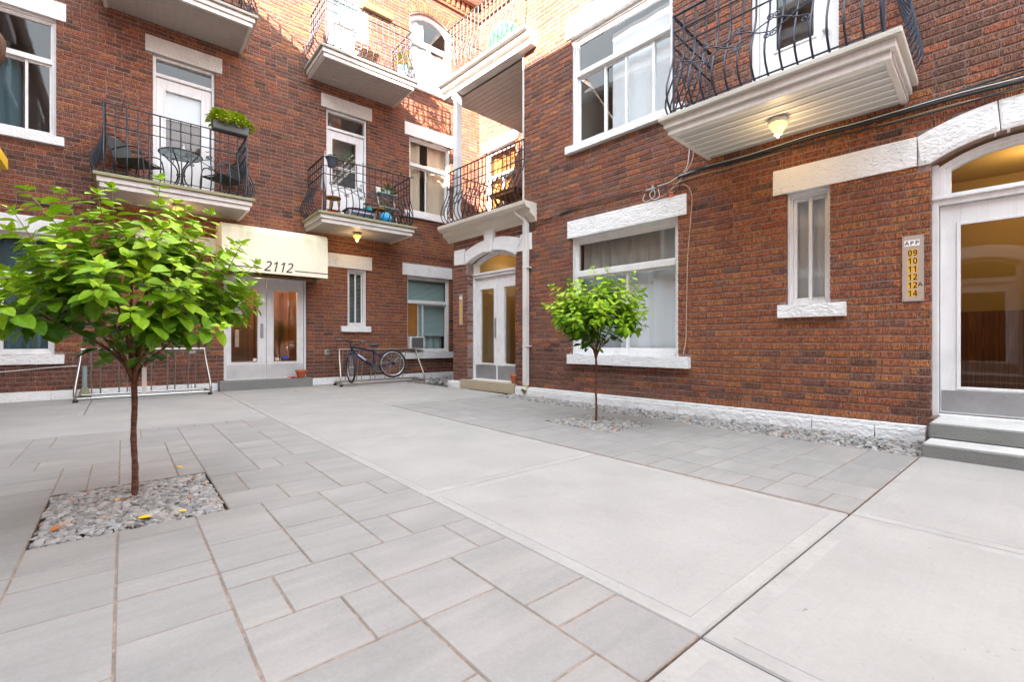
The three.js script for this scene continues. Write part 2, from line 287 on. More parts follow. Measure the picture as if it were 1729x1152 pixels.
// rects: wall areas [u0,u1,v0,v1]; cuts: voids and stones [u0,u1,v0,v1]; near(u,v) -> distance or Infinity
function layBricks(wing, rects, cuts, mood, n0, near, limit = 300) {
  const g = new GB(), single = [];
  for (const [U0, U1, V0, V1] of rects) {
    for (let j = Math.round(V0 / CO); j * CO + BH <= V1 + 1e-6; j++) {
      const v0 = j * CO, vc = v0 + BH / 2;
      let iv = [[U0, U1]];
      for (const c of cuts) if (vc > c[2] && vc < c[3]) iv = iv.flatMap(([a, b]) => c[1] <= a || c[0] >= b ? [[a, b]] : [[a, c[0]], [c[1], b]].filter(q => q[1] - q[0] > 0.03));
      const off = (j & 1) * BM / 2 + (hash(j, 3, mood) - 0.5) * 0.03;
      for (const [a, b] of iv) {
        let x = a, first = true;
        while (x < b - 0.02) {
          let e;
          if (first) { const k = Math.floor((a - off) / BM) + 1; e = k * BM + off; if (e - a < 0.06) e += BM / 2; first = false; }
          else e = x + (rnd() < 0.05 ? BM / 2 : BM);
          if (b - e < 0.06) e = b;
          if (e - x > BM * 1.35) e = x + (e - x) / 2;
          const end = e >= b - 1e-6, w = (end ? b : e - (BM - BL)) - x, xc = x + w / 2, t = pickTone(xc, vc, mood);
          const full = Math.abs(w - BL) < 1e-4;
          const d = full && near ? near(xc, vc) : Infinity, q = { x, w, v0, t, vc, xc };
          if (d < Infinity) { q.d = d; single.push(q); } else emit(q);
          x = e;
        }
      }
    }
  }
  function emit(q) {
    const f = rr(0.86, 1.14), T = TONES[q.t], c = [T[0] * f * rr(0.95, 1.05), T[1] * f * rr(0.93, 1.07), T[2] * f];
    const dv = rr(-0.002, 0.002), p = rr(-0.001, 0.004), cx = q.x + q.w / 2, cy = q.v0 + BH / 2 + dv, dh = rr(-0.002, 0.0015);
    const mm = new THREE.Matrix4().makeRotationFromEuler(new THREE.Euler(rr(-0.02, 0.02), rr(-0.008, 0.008), rr(-0.006, 0.006))).setPosition(cx, cy, n0);
    g.box(-q.w / 2, q.w / 2, -BH / 2, BH / 2 + dh, -0.2, p, { b: 0.0045, front: true, skip: 'z-', col: c, m: mm, uo: [rnd() * 3, rnd() * 3] });
  }
  single.sort((a, b) => a.d - b.d);
  single.forEach((q, i) => {
    if (i >= limit) { emit(q); return; }
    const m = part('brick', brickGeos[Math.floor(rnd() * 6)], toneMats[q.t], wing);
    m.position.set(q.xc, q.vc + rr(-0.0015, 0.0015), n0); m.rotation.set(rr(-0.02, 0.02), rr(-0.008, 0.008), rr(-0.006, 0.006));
  });
  const m = part('brick_courses', g.geo(), M.brick, wing); m.userData.kind = 'stuff';
  return m;
}
const rect = (a, b, c, d) => [[a, c], [b, c], [b, d], [a, d]];
const grow = (h, e) => [h[0] - e, h[1] + e, h[2] - e, h[3] + e];

// ---------------------------------------------------------------- curtains, blinds, rooms
function pleats(u0, u1, v0, v1, n, k = 14, amp = 0.025) {
  const nu = Math.max(8, Math.round((u1 - u0) * k * 3));
  return new GB().grid(nu, 6, (s, t) => { const u = u0 + (u1 - u0) * s, w = Math.sin(u * k * 2.2 + 2 * vn(u * 4, t * 1.2, 5)) * amp * (0.6 + 0.5 * vn(u * 5, 2)); return [u, v0 + (v1 - v0) * t, n + w, u, v0 + (v1 - v0) * t]; }).geo();
}
function blind(u0, u1, v0, v1, n, tilt = 1.15) { const l = []; for (let v = v0; v < v1 - 0.01; v += 0.032) { const g = new GB().box(u0, u1, -0.001, 0.001, -0.014, 0.014, { m: new THREE.Matrix4().makeTranslation(0, v, n).multiply(new THREE.Matrix4().makeRotationX(tilt)) }); l.push(g.geo()); } return mg(l); }
function roomBox(u0, u1, v0, v1, depth, e = 0.12, n0 = -0.281) {
  const a = u0 - e, b = u1 + e, c = v0 - 0.08, d = v1 + 0.12, t = 0.03, z = n0 - depth;
  return boxes([[a, b, c, d, z - t, z], [a - t, a, c - t, d + t, z - t, n0], [b, b + t, c - t, d + t, z - t, n0], [a, b, c - t, c, z - t, n0], [a, b, d, d + t, z - t, n0]], 0);
}
// window with frame, optional transom light above and sliding sashes below
function makeWindow(wing, o) {
  const { u0, u1, v0, v1 } = o, n = o.n ?? -0.09, w = sub('window', wing), fw = o.fw ?? 0.055, d = 0.09, fm = o.mat || M.vinyl;
  if (o.label) w.userData.label = o.label;
  const fr = [[u0, u0 + fw, v0, v1, n - d, n], [u1 - fw, u1, v0, v1, n - d, n], [u0 + fw, u1 - fw, v1 - fw * 1.2, v1, n - d, n], [u0 + fw, u1 - fw, v0, v0 + fw, n - d, n + 0.012]];
  // brick mould around the frame
  fr.push([u0, u0 + 0.03, v0, v1, n, n + 0.03], [u1 - 0.03, u1, v0, v1, n, n + 0.03], [u0 + 0.03, u1 - 0.03, v1 - 0.035, v1, n, n + 0.03]);
  const panes = [], a = u0 + fw, b = u1 - fw, lo = v0 + fw, hi = v1 - fw * 1.2;
  let top = hi;
  if (o.transom) {
    const tb = o.transom, th = o.tth ?? 0.075;
    fr.push([a, b, tb - th / 2, tb + th / 2, n - d, n + 0.01], [a, b, tb + th / 2, tb + th / 2 + 0.02, n - 0.06, n - 0.015], [a, b, hi - 0.02, hi, n - 0.06, n - 0.015], [a, a + 0.02, tb + th / 2 + 0.02, hi - 0.02, n - 0.06, n - 0.015], [b - 0.02, b, tb + th / 2 + 0.02, hi - 0.02, n - 0.06, n - 0.015]);
    for (const m of o.topCols || []) fr.push([m - 0.02, m + 0.02, tb + th / 2, hi, n - 0.06, n - 0.012]);
    const cs = [a, ...(o.topCols || []), b]; for (let i = 0; i + 1 < cs.length; i++) panes.push([cs[i], cs[i + 1], tb + th / 2, hi, n - 0.04]);
    top = tb - th / 2;
  }
  const cs = [a, ...(o.cols || []), b], sw = o.sw ?? 0.035;
  for (let i = 0; i + 1 < cs.length; i++) {
    const z = n - 0.05 - (i % 2) * 0.022, c0 = cs[i] - (i ? sw / 2 : 0), c1 = cs[i + 1] + (i + 2 < cs.length ? sw / 2 : 0);
    fr.push([c0, c0 + sw, lo, top, z - 0.02, z + 0.012], [c1 - sw, c1, lo, top, z - 0.02, z + 0.0125], [c0 + sw, c1 - sw, lo, lo + sw, z - 0.02, z + 0.0118], [c0 + sw, c1 - sw, top - sw, top, z - 0.02, z + 0.0119]);
    if (!(o.open || []).includes(i)) panes.push([c0 + sw, c1 - sw, lo + sw, top - sw, z - 0.004]);
  }
  part('frame', boxes(fr, 0.003), fm, w);
  for (const p of panes) part('pane', new THREE.PlaneGeometry(p[1] - p[0], p[3] - p[2]).translate((p[0] + p[1]) / 2, (p[2] + p[3]) / 2, p[4]), M.glass, w);
  part('room', roomBox(u0, u1, v0, v1, o.depth ?? 1.3), o.room || M.room, w);
  for (const c of o.curtains || []) { const m = part(c.blind ? 'blind' : 'curtain', c.blind ? blind(c.r[0], c.r[1], c.r[2], c.r[3], n - 0.16, c.tilt) : pleats(c.r[0], c.r[1], c.r[2], c.r[3], n - 0.17 - (c.back || 0), c.k ?? 14, c.amp ?? 0.025), c.mat, w); }
  return w;
}
// door leaf with glass and kick plate; returns group
function makeDoor(parent, name, u0, u1, v0, v1, n, o = {}) {
  const d = sub(name, parent), t = 0.05, st = o.st ?? 0.14, g = o.glass || [u0 + st, u1 - st, v0 + 0.34, v1 - 0.28], m = o.mat || M.paint;
  part('leaf', boxes([[u0, g[0], v0, v1, n - t, n], [g[1], u1, v0, v1, n - t, n], [g[0], g[1], v0, g[2], n - t, n], [g[0], g[1], g[3], v1, n - t, n]], 0.003), m, d);
  const e = 0.022;
  part('glazing_bead', boxes([[g[0] - e, g[0] + 0.006, g[2] - e, g[3] + e, n, n + 0.012], [g[1] - 0.006, g[1] + e, g[2] - e, g[3] + e, n, n + 0.012], [g[0] + 0.006, g[1] - 0.006, g[2] - e, g[2] + 0.006, n, n + 0.0115], [g[0] + 0.006, g[1] - 0.006, g[3] - 0.006, g[3] + e, n, n + 0.0115]], 0.003), m, d);
  part('pane', new THREE.PlaneGeometry(g[1] - g[0], g[3] - g[2]).translate((g[0] + g[1]) / 2, (g[2] + g[3]) / 2, n - 0.025), M.glass, d);
  if (o.kick) part('kick_plate', bx(u0 + 0.01, u1 - 0.01, v0 + 0.015, v0 + o.kick, n, n + 0.006, 0.001), o.kickMat || M.kick, d);
  if (o.push) part('push_plate', bx(o.push[0], o.push[1], o.push[2], o.push[3], n, n + 0.008, 0.002), M.kick, d);
  return d;
}
function arcPts(u0, u1, v, rise, k = 14) { const w = (u1 - u0) / 2, R = (w * w + rise * rise) / (2 * rise), c = (u0 + u1) / 2, out = []; for (let i = 0; i <= k; i++) { const x = u0 + (u1 - u0) * i / k; out.push([x, v + rise - R + Math.sqrt(Math.max(0, R * R - (x - c) * (x - c)))]); } return out; }
function archFan(parent, u0, u1, v0, vs, rise, n, fw = 0.06) {         // glazed lunette with moulded frame
  const d = sub('fanlight', parent), outer = [[u0, v0], [u1, v0], ...arcPts(u0, u1, vs, rise).reverse()], inner = [[u0 + fw, v0 + 0.03], [u1 - fw, v0 + 0.03], ...arcPts(u0 + fw, u1 - fw, vs - fw * 0.4, rise - fw * 0.5).reverse()];
  part('frame', ext(outer, n - 0.06, n + 0.02, 0.003, [inner]), M.paint, d);
  const in2 = [[u0 + fw * 0.5, v0 + 0.015], [u1 - fw * 0.5, v0 + 0.015], ...arcPts(u0 + fw * 0.5, u1 - fw * 0.5, vs - fw * 0.2, rise - fw * 0.3).reverse()];
  part('moulding', ext(outer, n + 0.021, n + 0.05, 0.003, [in2]), M.paint, d);
  part('pane', new THREE.ShapeGeometry(shapeOf(inner)).translate(0, 0, n - 0.03), M.glass, d);
}

// ---------------------------------------------------------------- main wing: the wall with the awning (faces the viewer)
const inView1 = (u, v) => u < -1.5 || v > 8.2 ? Infinity : Math.hypot(u, v - 0.96, 10.85);
const W1 = thing('brick_wing', 'red brick wing with the awning entrance, three storeys of white windows and doors', 'building', F1.o, F1.r);
{
  const holes = { A: [-2.13, -0.86, 4.41, 6.39], B: [0.42, 1.40, 3.6, 6.35], C: [3.57, 4.54, 3.6, 6.36], D: [5.67, 6.92, 4.37, 6.33], E: [3.58, 4.58, 7.04, 9.62], H: [-2.13, -0.88, 0.76, 2.76], S: [0.40, 0.87, 1.36, 2.72], P: [1.55, 3.15, 0.17, 2.40], I: [4.06, 4.53, 1.345, 2.71], J: [5.61, 6.90, 0.70, 2.70], F: [0.42, 1.42, 7.04, 9.62], T: [-2.13, -0.86, 7.75, 9.6] };
  const arch = [5.68, 6.93, 7.75, 9.46];
  const archHole = [[arch[0], arch[2]], [arch[1], arch[2]], ...arcPts(arch[0], arch[1], 9.46, 0.26).reverse()];
  part('wall', ext(rect(-2.63, 8.2, 0, 10.75), -0.28, -0.0075, 0, [...Object.values(holes).map(h => { const e = grow(h, 0.005); return rect(e[0], e[1], e[2], e[3]); }), archHole]), M.mortar, W1);
  const lint = { A: [-2.3, -0.74, 6.385, 6.68], B: [0.31, 1.52, 6.35, 6.65], C: [3.45, 4.65, 6.36, 6.665], D: [5.53, 7.03, 6.335, 6.66], H: [-2.3, -0.76, 2.755, 3.03], J: [5.47, 6.96, 2.70, 3.0], I: [3.3, 4.65, 2.715, 3.03], S: [0.17, 1.46, 2.725, 3.03] };
  const sills = { A: [-2.25, -0.76, 4.26, 4.405], D: [5.52, 7.05, 4.21, 4.365], H: [-2.25, -0.76, 0.60, 0.755], I: [3.89, 4.61, 1.21, 1.345], S: [0.28, 0.99, 1.21, 1.355], J: [5.43, 7.02, 0.535, 0.695], G: [5.55, 7.12, 7.60, 7.745] };
  const cuts = [...Object.values(holes), ...Object.values(lint), ...Object.values(sills), [5.66, 6.95, 7.75, 9.75]];
  layBricks(W1, [[-2.6, 7.9, 0.16, 10.2]], cuts, 1, 0, inView1, 278);
  let k = 0;
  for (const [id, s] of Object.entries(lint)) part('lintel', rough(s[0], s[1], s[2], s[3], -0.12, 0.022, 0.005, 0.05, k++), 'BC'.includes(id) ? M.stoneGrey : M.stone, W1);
  for (const s of Object.values(sills)) part('sill', rough(s[0], s[1], s[2], s[3], -0.16, 0.07, 0.006, 0.05, k++), M.stone, W1);
  // foundation course, one painted stone after another
  for (let u = -2.6; u < 7.6;) { const w = rr(0.7, 1.2); if (!(u > 1.2 && u < 3.0)) part('foundation_stone', rough(u, Math.min(u + w - 0.008, 7.8), -0.05, 0.15, -0.2, 0.035, 0.008, 0.06, u), M.stone, W1); u += w; if (u > 1.2 && u < 3.1) u = 3.2; }
  // soldier arch over the third-floor window
  const ar = arcPts(5.60, 7.01, 9.46, 0.28, 22);
  for (let i = 0; i < 22; i++) { const a = ar[i], b = ar[i + 1], an = Math.atan2(b[1] - a[1], b[0] - a[0]); const m = part('brick', brickGeos[i % 6], toneMats[[0, 1, 2, 5, 3][i % 5]], W1); m.position.set((a[0] + b[0]) / 2 - Math.sin(an) * 0.1, (a[1] + b[1]) / 2 + Math.cos(an) * 0.1, 0.006); m.rotation.z = an + Math.PI / 2; m.scale.set(1, 0.85, 1); }
  // dentil band and cornice
  for (let u = -2.5; u < 7.85; u += 0.16) part('dentil', bx(u, u + 0.085, 10.28, 10.52, -0.05, 0.07, 0.004, [u, 0]), toneMats[Math.floor(rnd() * 4)], W1);
  part('corbel', boxes([[-2.6, 7.9, 10.2, 10.275, -0.1, 0.05], [-2.6, 7.9, 10.525, 10.6, -0.1, 0.10]], 0.004), toneMats[0], W1);
  part('cornice', sweep([[-0.3, 10.605], [0.12, 10.605], [0.34, 10.68], [0.36, 10.80], [-0.3, 10.80]], -2.6, 8.4), M.metalWhite, W1);
  part('roof', bx(-2.6, 12, 10.81, 10.95, -7, 0.3, 0), M.asphalt, W1);
  part('rear_wall', bx(-2.6, 12, 0, 10.8, -7.2, -7.0, 0), M.mortar, W1);

  makeWindow(W1, { u0: -2.13, u1: -0.86, v0: 4.41, v1: 6.385, transom: 5.675, cols: [-1.62, -1.22], curtains: [{ r: [-2.05, -1.3, 4.45, 5.65], mat: M.teal }], room: M.roomDark });
  makeWindow(W1, { u0: 5.67, u1: 6.92, v0: 4.37, v1: 6.33, transom: 5.63, cols: [6.22], curtains: [{ r: [5.70, 6.10, 4.4, 6.28], mat: M.beige, k: 9 }, { r: [6.32, 6.9, 4.4, 6.28], mat: M.beige, k: 9 }] });
  makeWindow(W1, { u0: -2.13, u1: -0.88, v0: 0.76, v1: 2.755, transom: 2.07, cols: [-1.5], curtains: [{ r: [-2.1, -0.9, 0.8, 2.72], mat: M.teal }], room: M.roomDark });
  makeWindow(W1, { u0: 4.06, u1: 4.53, v0: 1.345, v1: 2.712, cols: [4.295], curtains: [{ blind: 1, tilt: 0.6, r: [4.1, 4.5, 1.4, 2.66], mat: std(0.26, 0.31, 0.33, { roughness: 0.8 }) }], room: M.roomDark });
  makeWindow(W1, { u0: 0.40, u1: 0.87, v0: 1.355, v1: 2.722, cols: [0.635], curtains: [{ blind: 1, r: [0.44, 0.84, 1.4, 2.68], mat: M.sheer }], room: M.roomDark });
  makeWindow(W1, { u0: -2.13, u1: -0.86, v0: 7.75, v1: 9.6, transom: 9.0, cols: [-1.5], curtains: [{ r: [-2.1, -0.9, 7.8, 9.5], mat: M.sheer }] });
  {
    const w = makeWindow(W1, { u0: 5.61, u1: 6.90, v0: 0.70, v1: 2.698, transom: 2.02, cols: [5.98, 6.13], open: [0], curtains: [{ blind: 1, r: [5.66, 6.86, 1.15, 2.66], mat: M.tealLight }, { r: [6.15, 6.86, 0.75, 1.2], mat: M.tealLight, back: 0.1 }], room: M.roomDark, label: 'ground-floor window with a plywood board and an air conditioner in its left sash' });
    part('plywood_board', bx(5.67, 5.96, 1.14, 1.97, -0.125, -0.112, 0.001), M.ply, w);
  }
  { // arched third-floor window
    const w = sub('window', W1), [a, b] = arch;
    part('frame', mg([ext([[a, 7.75], [b, 7.75], ...arcPts(a, b, 9.46, 0.255).reverse()], -0.18, -0.09, 0.003, [[[a + 0.07, 7.82], [a + 0.58, 7.82], [a + 0.58, 8.88], [a + 0.07, 8.88]], [[a + 0.66, 7.82], [b - 0.07, 7.82], [b - 0.07, 8.88], [a + 0.66, 8.88]], [[a + 0.07, 8.98], [b - 0.07, 8.98], ...arcPts(a + 0.07, b - 0.07, 9.38, 0.24).reverse()]])]), M.paint, w);
    for (const p of [[a + 0.05, a + 0.6, 7.8, 8.9], [a + 0.64, b - 0.05, 7.8, 8.9]]) part('pane', new THREE.PlaneGeometry(p[1] - p[0], p[3] - p[2]).translate((p[0] + p[1]) / 2, (p[2] + p[3]) / 2, -0.14), M.glass, w);
    part('pane', new THREE.ShapeGeometry(shapeOf([[a + 0.05, 8.96], [b - 0.05, 8.96], ...arcPts(a + 0.05, b - 0.05, 9.38, 0.26).reverse()])).translate(0, 0, -0.14), M.glass, w);
    part('room', roomBox(a, b, 7.75, 9.75, 1.2), M.room, w);
    part('curtain', pleats(a, b, 7.78, 8.85, -0.22, 12, 0.02), M.sheer, w);
    part('curtain', pleats(a, a + 0.5, 8.95, 9.5, -0.22, 12, 0.02), M.sheer, w);
  }
  // balcony doors: frame, transom light, leaf
  const balDoor = (u0, u1, v0, v1, tb, glass, low, mat) => {
    const g = sub('door', W1), n = -0.09, f = 0.05;
    part('frame', boxes([[u0, u0 + f, v0, v1, n - 0.1, n + 0.02], [u1 - f, u1, v0, v1, n - 0.1, n + 0.02], [u0 + f, u1 - f, v1 - f, v1, n - 0.1, n + 0.02], [u0 + f, u1 - f, tb, tb + 0.06, n - 0.1, n + 0.015]], 0.004), M.paint, g);
    part('pane', new THREE.PlaneGeometry(u1 - u0 - 2 * f, v1 - f - tb - 0.06).translate((u0 + u1) / 2, (v1 - f + tb + 0.06) / 2, n - 0.05), M.glass, g);
    const t = 0.05, a = u0 + f + 0.004, b = u1 - f - 0.004, nn = n - 0.03, G = glass;
    part('leaf', boxes([[a, G[0], v0, tb - 0.004, nn - t, nn], [G[1], b, v0, tb - 0.004, nn - t, nn], [G[0], G[1], v0, G[2], nn - t, nn], [G[0], G[1], G[3], tb - 0.004, nn - t, nn], [G[0], G[1], low[1], low[1] + 0.05, nn - t, nn]].filter(q => q[3] > q[2]), 0.003), M.paint, g);
    const e = 0.03; part('glazing_bead', boxes([[G[0] - e, G[0], G[2] - e, G[3] + e, nn, nn + 0.012], [G[1], G[1] + e, G[2] - e, G[3] + e, nn, nn + 0.012], [G[0], G[1], G[3], G[3] + e, nn, nn + 0.0115], [G[0], G[1], G[2] - e, G[2], nn, nn + 0.0115]], 0.003), M.paint, g);
    part('pane', new THREE.PlaneGeometry(G[1] - G[0], G[3] - G[2]).translate((G[0] + G[1]) / 2, (G[2] + G[3]) / 2, nn - 0.025), M.glass, g);
    if (low[2]) part('screen', bx(G[0], G[1], G[2], low[1], nn - 0.045, nn - 0.035, 0), low[2], g);
    if (mat) part('shade', bx(G[0] - 0.02, G[1] + 0.02, G[2], G[3], nn - 0.075, nn - 0.07, 0), mat, g);
    part('handle', mg([lathe([[0.001, 0.0], [0.022, 0.0], [0.026, 0.02], [0.02, 0.045], [0.001, 0.05]], 12).rotateX(Math.PI / 2).translate(b - 0.06, v0 + 1.0, nn), lathe([[0.001, 0], [0.03, 0], [0.03, 0.008], [0.001, 0.01]], 12).rotateX(Math.PI / 2).translate(b - 0.06, v0 + 1.12, nn)]), M.steel, g);
    part('room', roomBox(u0, u1, v0, v1, 1.0, 0.1), M.room, g);
  };
  balDoor(0.42, 1.40, 3.66, 6.35, 5.98, [0.62, 1.18, 4.62, 5.76], [0, 5.22, M.woodDark], M.sheer);
  balDoor(3.57, 4.54, 3.66, 6.36, 5.93, [3.74, 4.30, 4.66, 5.74], [0, 5.05, M.fabricDark], null);
  balDoor(3.58, 4.58, 7.1, 9.62, 9.2, [3.76, 4.36, 8.1, 9.05], [0, 8.5, M.lace], M.tealLight);
  balDoor(0.42, 1.42, 7.1, 9.62, 9.2, [0.62, 1.2, 8.1, 9.05], [0, 8.5, null], null);
  { // entrance doors under the awning
    const g = sub('door', W1), n = -0.12; g.userData.label = 'white double entrance door with tall glass panes';
    part('frame', boxes([[1.55, 1.60, 0.17, 2.40, n - 0.1, n + 0.04], [3.10, 3.15, 0.17, 2.40, n - 0.1, n + 0.04], [1.60, 3.10, 2.33, 2.40, n - 0.1, n + 0.04], [1.60, 3.10, 0.17, 0.195, n - 0.1, n + 0.08]], 0.004), M.paint, g);
    for (const [a, b, q] of [[1.604, 2.346, [1.695, 2.18, 0.54, 2.085]], [2.354, 3.096, [2.49, 2.965, 0.54, 2.085]]]) {
      const t = 0.05, e = 0.025;
      part('leaf', boxes([[a, q[0], 0.2, 2.325, n - t, n], [q[1], b, 0.2, 2.325, n - t, n], [q[0], q[1], 0.2, q[2], n - t, n], [q[0], q[1], q[3], 2.325, n - t, n]], 0.003), M.paint, g);
      part('glazing_bead', boxes([[q[0] - e, q[0], q[2] - e, q[3] + e, n, n + 0.012], [q[1], q[1] + e, q[2] - e, q[3] + e, n, n + 0.012], [q[0], q[1], q[3], q[3] + e, n, n + 0.0115], [q[0], q[1], q[2] - e, q[2], n, n + 0.0115]], 0.003), M.paint, g);
      part('pane', new THREE.PlaneGeometry(q[1] - q[0], q[3] - q[2]).translate((q[0] + q[1]) / 2, (q[2] + q[3]) / 2, n - 0.025), M.glass, g);
      part('kick_plate', bx(a + 0.01, b - 0.01, 0.21, 0.49, n, n + 0.006, 0.001), M.kickLight, g);
    }
    part('push_plate', bx(2.235, 2.29, 1.05, 1.36, n, n + 0.02, 0.003), M.kick, g);
    part('sticker', bx(2.66, 2.80, 0.60, 0.66, n - 0.02, n - 0.018, 0), new THREE.MeshStandardMaterial({ map: ctex(128, 56, (c, w, h) => { c.fillStyle = '#e8ecf4'; c.fillRect(0, 0, w, h); c.fillStyle = '#2a3fa0'; c.fillRect(0, 16, w, 22); c.fillStyle = '#fff'; c.fillRect(54, 22, 20, 10); }), roughness: 0.5 }), g);
    part('sticker', bx(2.10, 2.165, 0.56, 0.62, n - 0.02, n - 0.018, 0), std(0.75, 0.55, 0.56), g);
    part('notice', bx(1.71, 1.93, 1.55, 1.83, n - 0.035, n - 0.033, 0), std(0.55, 0.56, 0.55), g);
    part('vestibule', roomBox(1.55, 3.15, 0.2, 2.4, 1.5, 0.05), M.wood, g);
    part('inner_door', boxes([[1.78, 2.30, 0.2, 2.2, -1.62, -1.58], [2.42, 2.94, 0.2, 2.2, -1.62, -1.58], [2.02, 2.10, 1.0, 1.35, -1.57, -1.55]], 0.004), M.woodDark, g);
    part('bulb', new THREE.SphereGeometry(0.04, 12, 8).translate(2.35, 2.3, -0.9), new THREE.MeshStandardMaterial({ color: col(0.9, 0.7, 0.3), emissive: col(1, 0.72, 0.25), emissiveIntensity: 1.2 }), g);  // unseen bulb, added to light the vestibule behind the panes
    { const L = new THREE.PointLight(col(1, 0.7, 0.36), 0.3, 0, 2); L.position.set(2.35, 2.3, -0.9); L.castShadow = true; L.shadow.radius = 2; g.add(L); }
    part('lock_plate', bx(1.95, 2.03, 0.85, 1.25, -1.3, -1.27, 0.003), M.kickLight, g);
  }
}
// ---------------------------------------------------------------- right wing
const W3N = -2.57;
const W2 = thing('brick_wing', 'brown brick wing on the right with white stone base and numbered side doors', 'building', F2.o, F2.r);
{
  const cam = { u: 0, n: 0 }; { const dx = -F2.o[0], dz = -F2.o[2]; cam.u = dx * Math.cos(F2.r) - dz * Math.sin(F2.r); cam.n = dx * Math.sin(F2.r) + dz * Math.cos(F2.r); }
  const near = (u, v) => u > 5.24 || v > 4.2 ? Infinity : Math.hypot(u - cam.u, v - 0.96, cam.n);
  const H = { K: [0.80, 2.68, 0.765, 2.69], L: [0.80, 2.60, 4.205, 6.015], N: [4.0, 4.43, 1.395, 2.685], MD: [3.61, 4.51, 3.45, 5.9], X: [0.9, 2.6, 7.7, 9.4], Y: [6.9, 8.2, 4.2, 6.0], YG: [6.9, 8.2, 0.77, 2.69] };
  const vest = [-1.97, -0.52, 0.17, 2.62], rdo = [5.25, 6.45, 0.24, 2.69];
  const vestHole = [[vest[0], vest[2]], [vest[1], vest[2]], ...arcPts(vest[0], vest[1], 2.62, 0.19).reverse()], rHole = [[rdo[0], rdo[2]], [rdo[1], rdo[2]], ...arcPts(rdo[0], rdo[1], 2.69, 0.17).reverse()];
  const hr = h => { const e = grow(h, 0.005); return rect(e[0], e[1], e[2], e[3]); };
  part('wall', ext([[-2.47, 0], [13, 0], [13, 10.6], [-0.29, 10.6], [-0.29, 3.3], [-2.47, 3.3]], -0.28, -0.0075, 0, [...Object.values(H).map(hr), vestHole, rHole]), M.mortar, W2);
  const lint = { K: [0.75, 2.81, 2.69, 2.97], L: [0.73, 2.78, 6.015, 6.37], N: [3.87, 5.15, 2.688, 2.972], MD: [3.5, 4.62, 5.9, 6.2], X: [0.8, 2.7, 9.4, 9.7], Y: [6.8, 8.3, 6.0, 6.35], YG: [6.8, 8.3, 2.69, 2.97] };
  const sills = { K: [0.78, 2.86, 0.61, 0.762], L: [0.74, 2.78, 4.085, 4.20], N: [3.93, 4.58, 1.245, 1.392], X: [0.8, 2.7, 7.55, 7.7], Y: [6.8, 8.3, 4.08, 4.2], YG: [6.8, 8.3, 0.61, 0.765] };
  const vestStone = [[-2.40, -2.03, 2.62, 2.93], [-2.03, -0.5, 2.4, 2.95], [-1.36, -1.05, 2.9, 3.2], [-0.5, -0.09, 2.65, 2.94]], rStone = [[5.15, 6.55, 2.66, 3.0], [5.4, 6.3, 3.0, 3.12], [6.45, 7.0, 2.69, 2.97]];
  const cuts = [...Object.values(H), vest, rdo, ...Object.values(lint), ...Object.values(sills), ...vestStone, ...rStone];
  layBricks(W2, [[-2.455, 12.9, 0.16, 3.2], [-0.285, 12.9, 3.2, 10.3]], cuts, 2, 0, near);
  // return faces: vestibule end and the corner of the upper floors
  for (const [u, v0, v1, d] of [[-2.455, 0.16, 3.2, 2.5], [-0.285, 3.3, 10.3, 2.5]]) {
    const g = sub('return_wall', W2); g.position.set(u, 0, 0); g.rotation.y = -Math.PI / 2;
    part('wall', bx(-d, -0.006, 0, v1 + 0.1, -0.2, -0.006, 0), M.mortar, g);
    layBricks(g, [[-d, -0.1, v0, v1]], [], 2, 0, null);
  }
  let k = 40;
  for (const s of Object.values(lint)) part('lintel', rough(s[0], s[1], s[2], s[3], -0.12, 0.024, 0.005, 0.032, k++), M.stone, W2);
  for (const s of Object.values(sills)) part('sill', rough(s[0], s[1], s[2], s[3], -0.16, 0.075, 0.0045, 0.03, k++), M.stone, W2);
  // rock-faced white base stones
  { const js = [-0.44, 0.35, 1.12, 1.95, 2.72, 3.55, 4.28, 4.83, 5.22]; for (let i = 0; i + 1 < js.length; i++) { part('base_stone', rough(js[i] + 0.003, js[i + 1] - 0.003, -0.08, 0.105, -0.15, 0.09, 0.0065, 0.024, 80 + i), M.stone, W2); part('base_cap', rough(js[i] + 0.002, js[i + 1] - 0.002, 0.1, 0.148, -0.15, 0.082, 0.003, 0.04, 90 + i), M.stone, W2); }
    part('base_stone', rough(-2.52, -2.12, -0.05, 0.13, -0.15, 0.10, 0.008, 0.05, 99), M.stone, W2);
    part('base_stone', rough(6.5, 12.9, -0.05, 0.145, -0.15, 0.085, 0.01, 0.06, 98), M.stone, W2); }
  // arch stones of the far entrance
  { const lo = arcPts(vest[0] - 0.03, vest[1] + 0.03, 2.60, 0.185, 20), hi = arcPts(-2.03, -0.30, 2.86, 0.16, 20), mid = i => [lo[i], hi[i]];
    const seg = (i0, i1) => { const p = []; for (let i = i0; i <= i1; i++) p.push(lo[i]); for (let i = i1; i >= i0; i--) p.push(hi[i]); return p; };
    const st = (p, z = 0.026) => part('arch_stone', ext(p, -0.13, z, 0.006), M.stone, W2);
    st([[-2.40, 2.62], [-2.045, 2.60], [-2.05, 2.93], [-2.40, 2.93]]); st(seg(0, 9)); st(seg(11, 20).concat([]));
    st([[-1.335, 2.75], [-1.15, 2.75], [-1.07, 3.2], [-1.40, 3.2]], 0.05); st([[-0.49, 2.64], [-0.09, 2.64], [-0.09, 2.945], [-0.36, 2.945]]); }
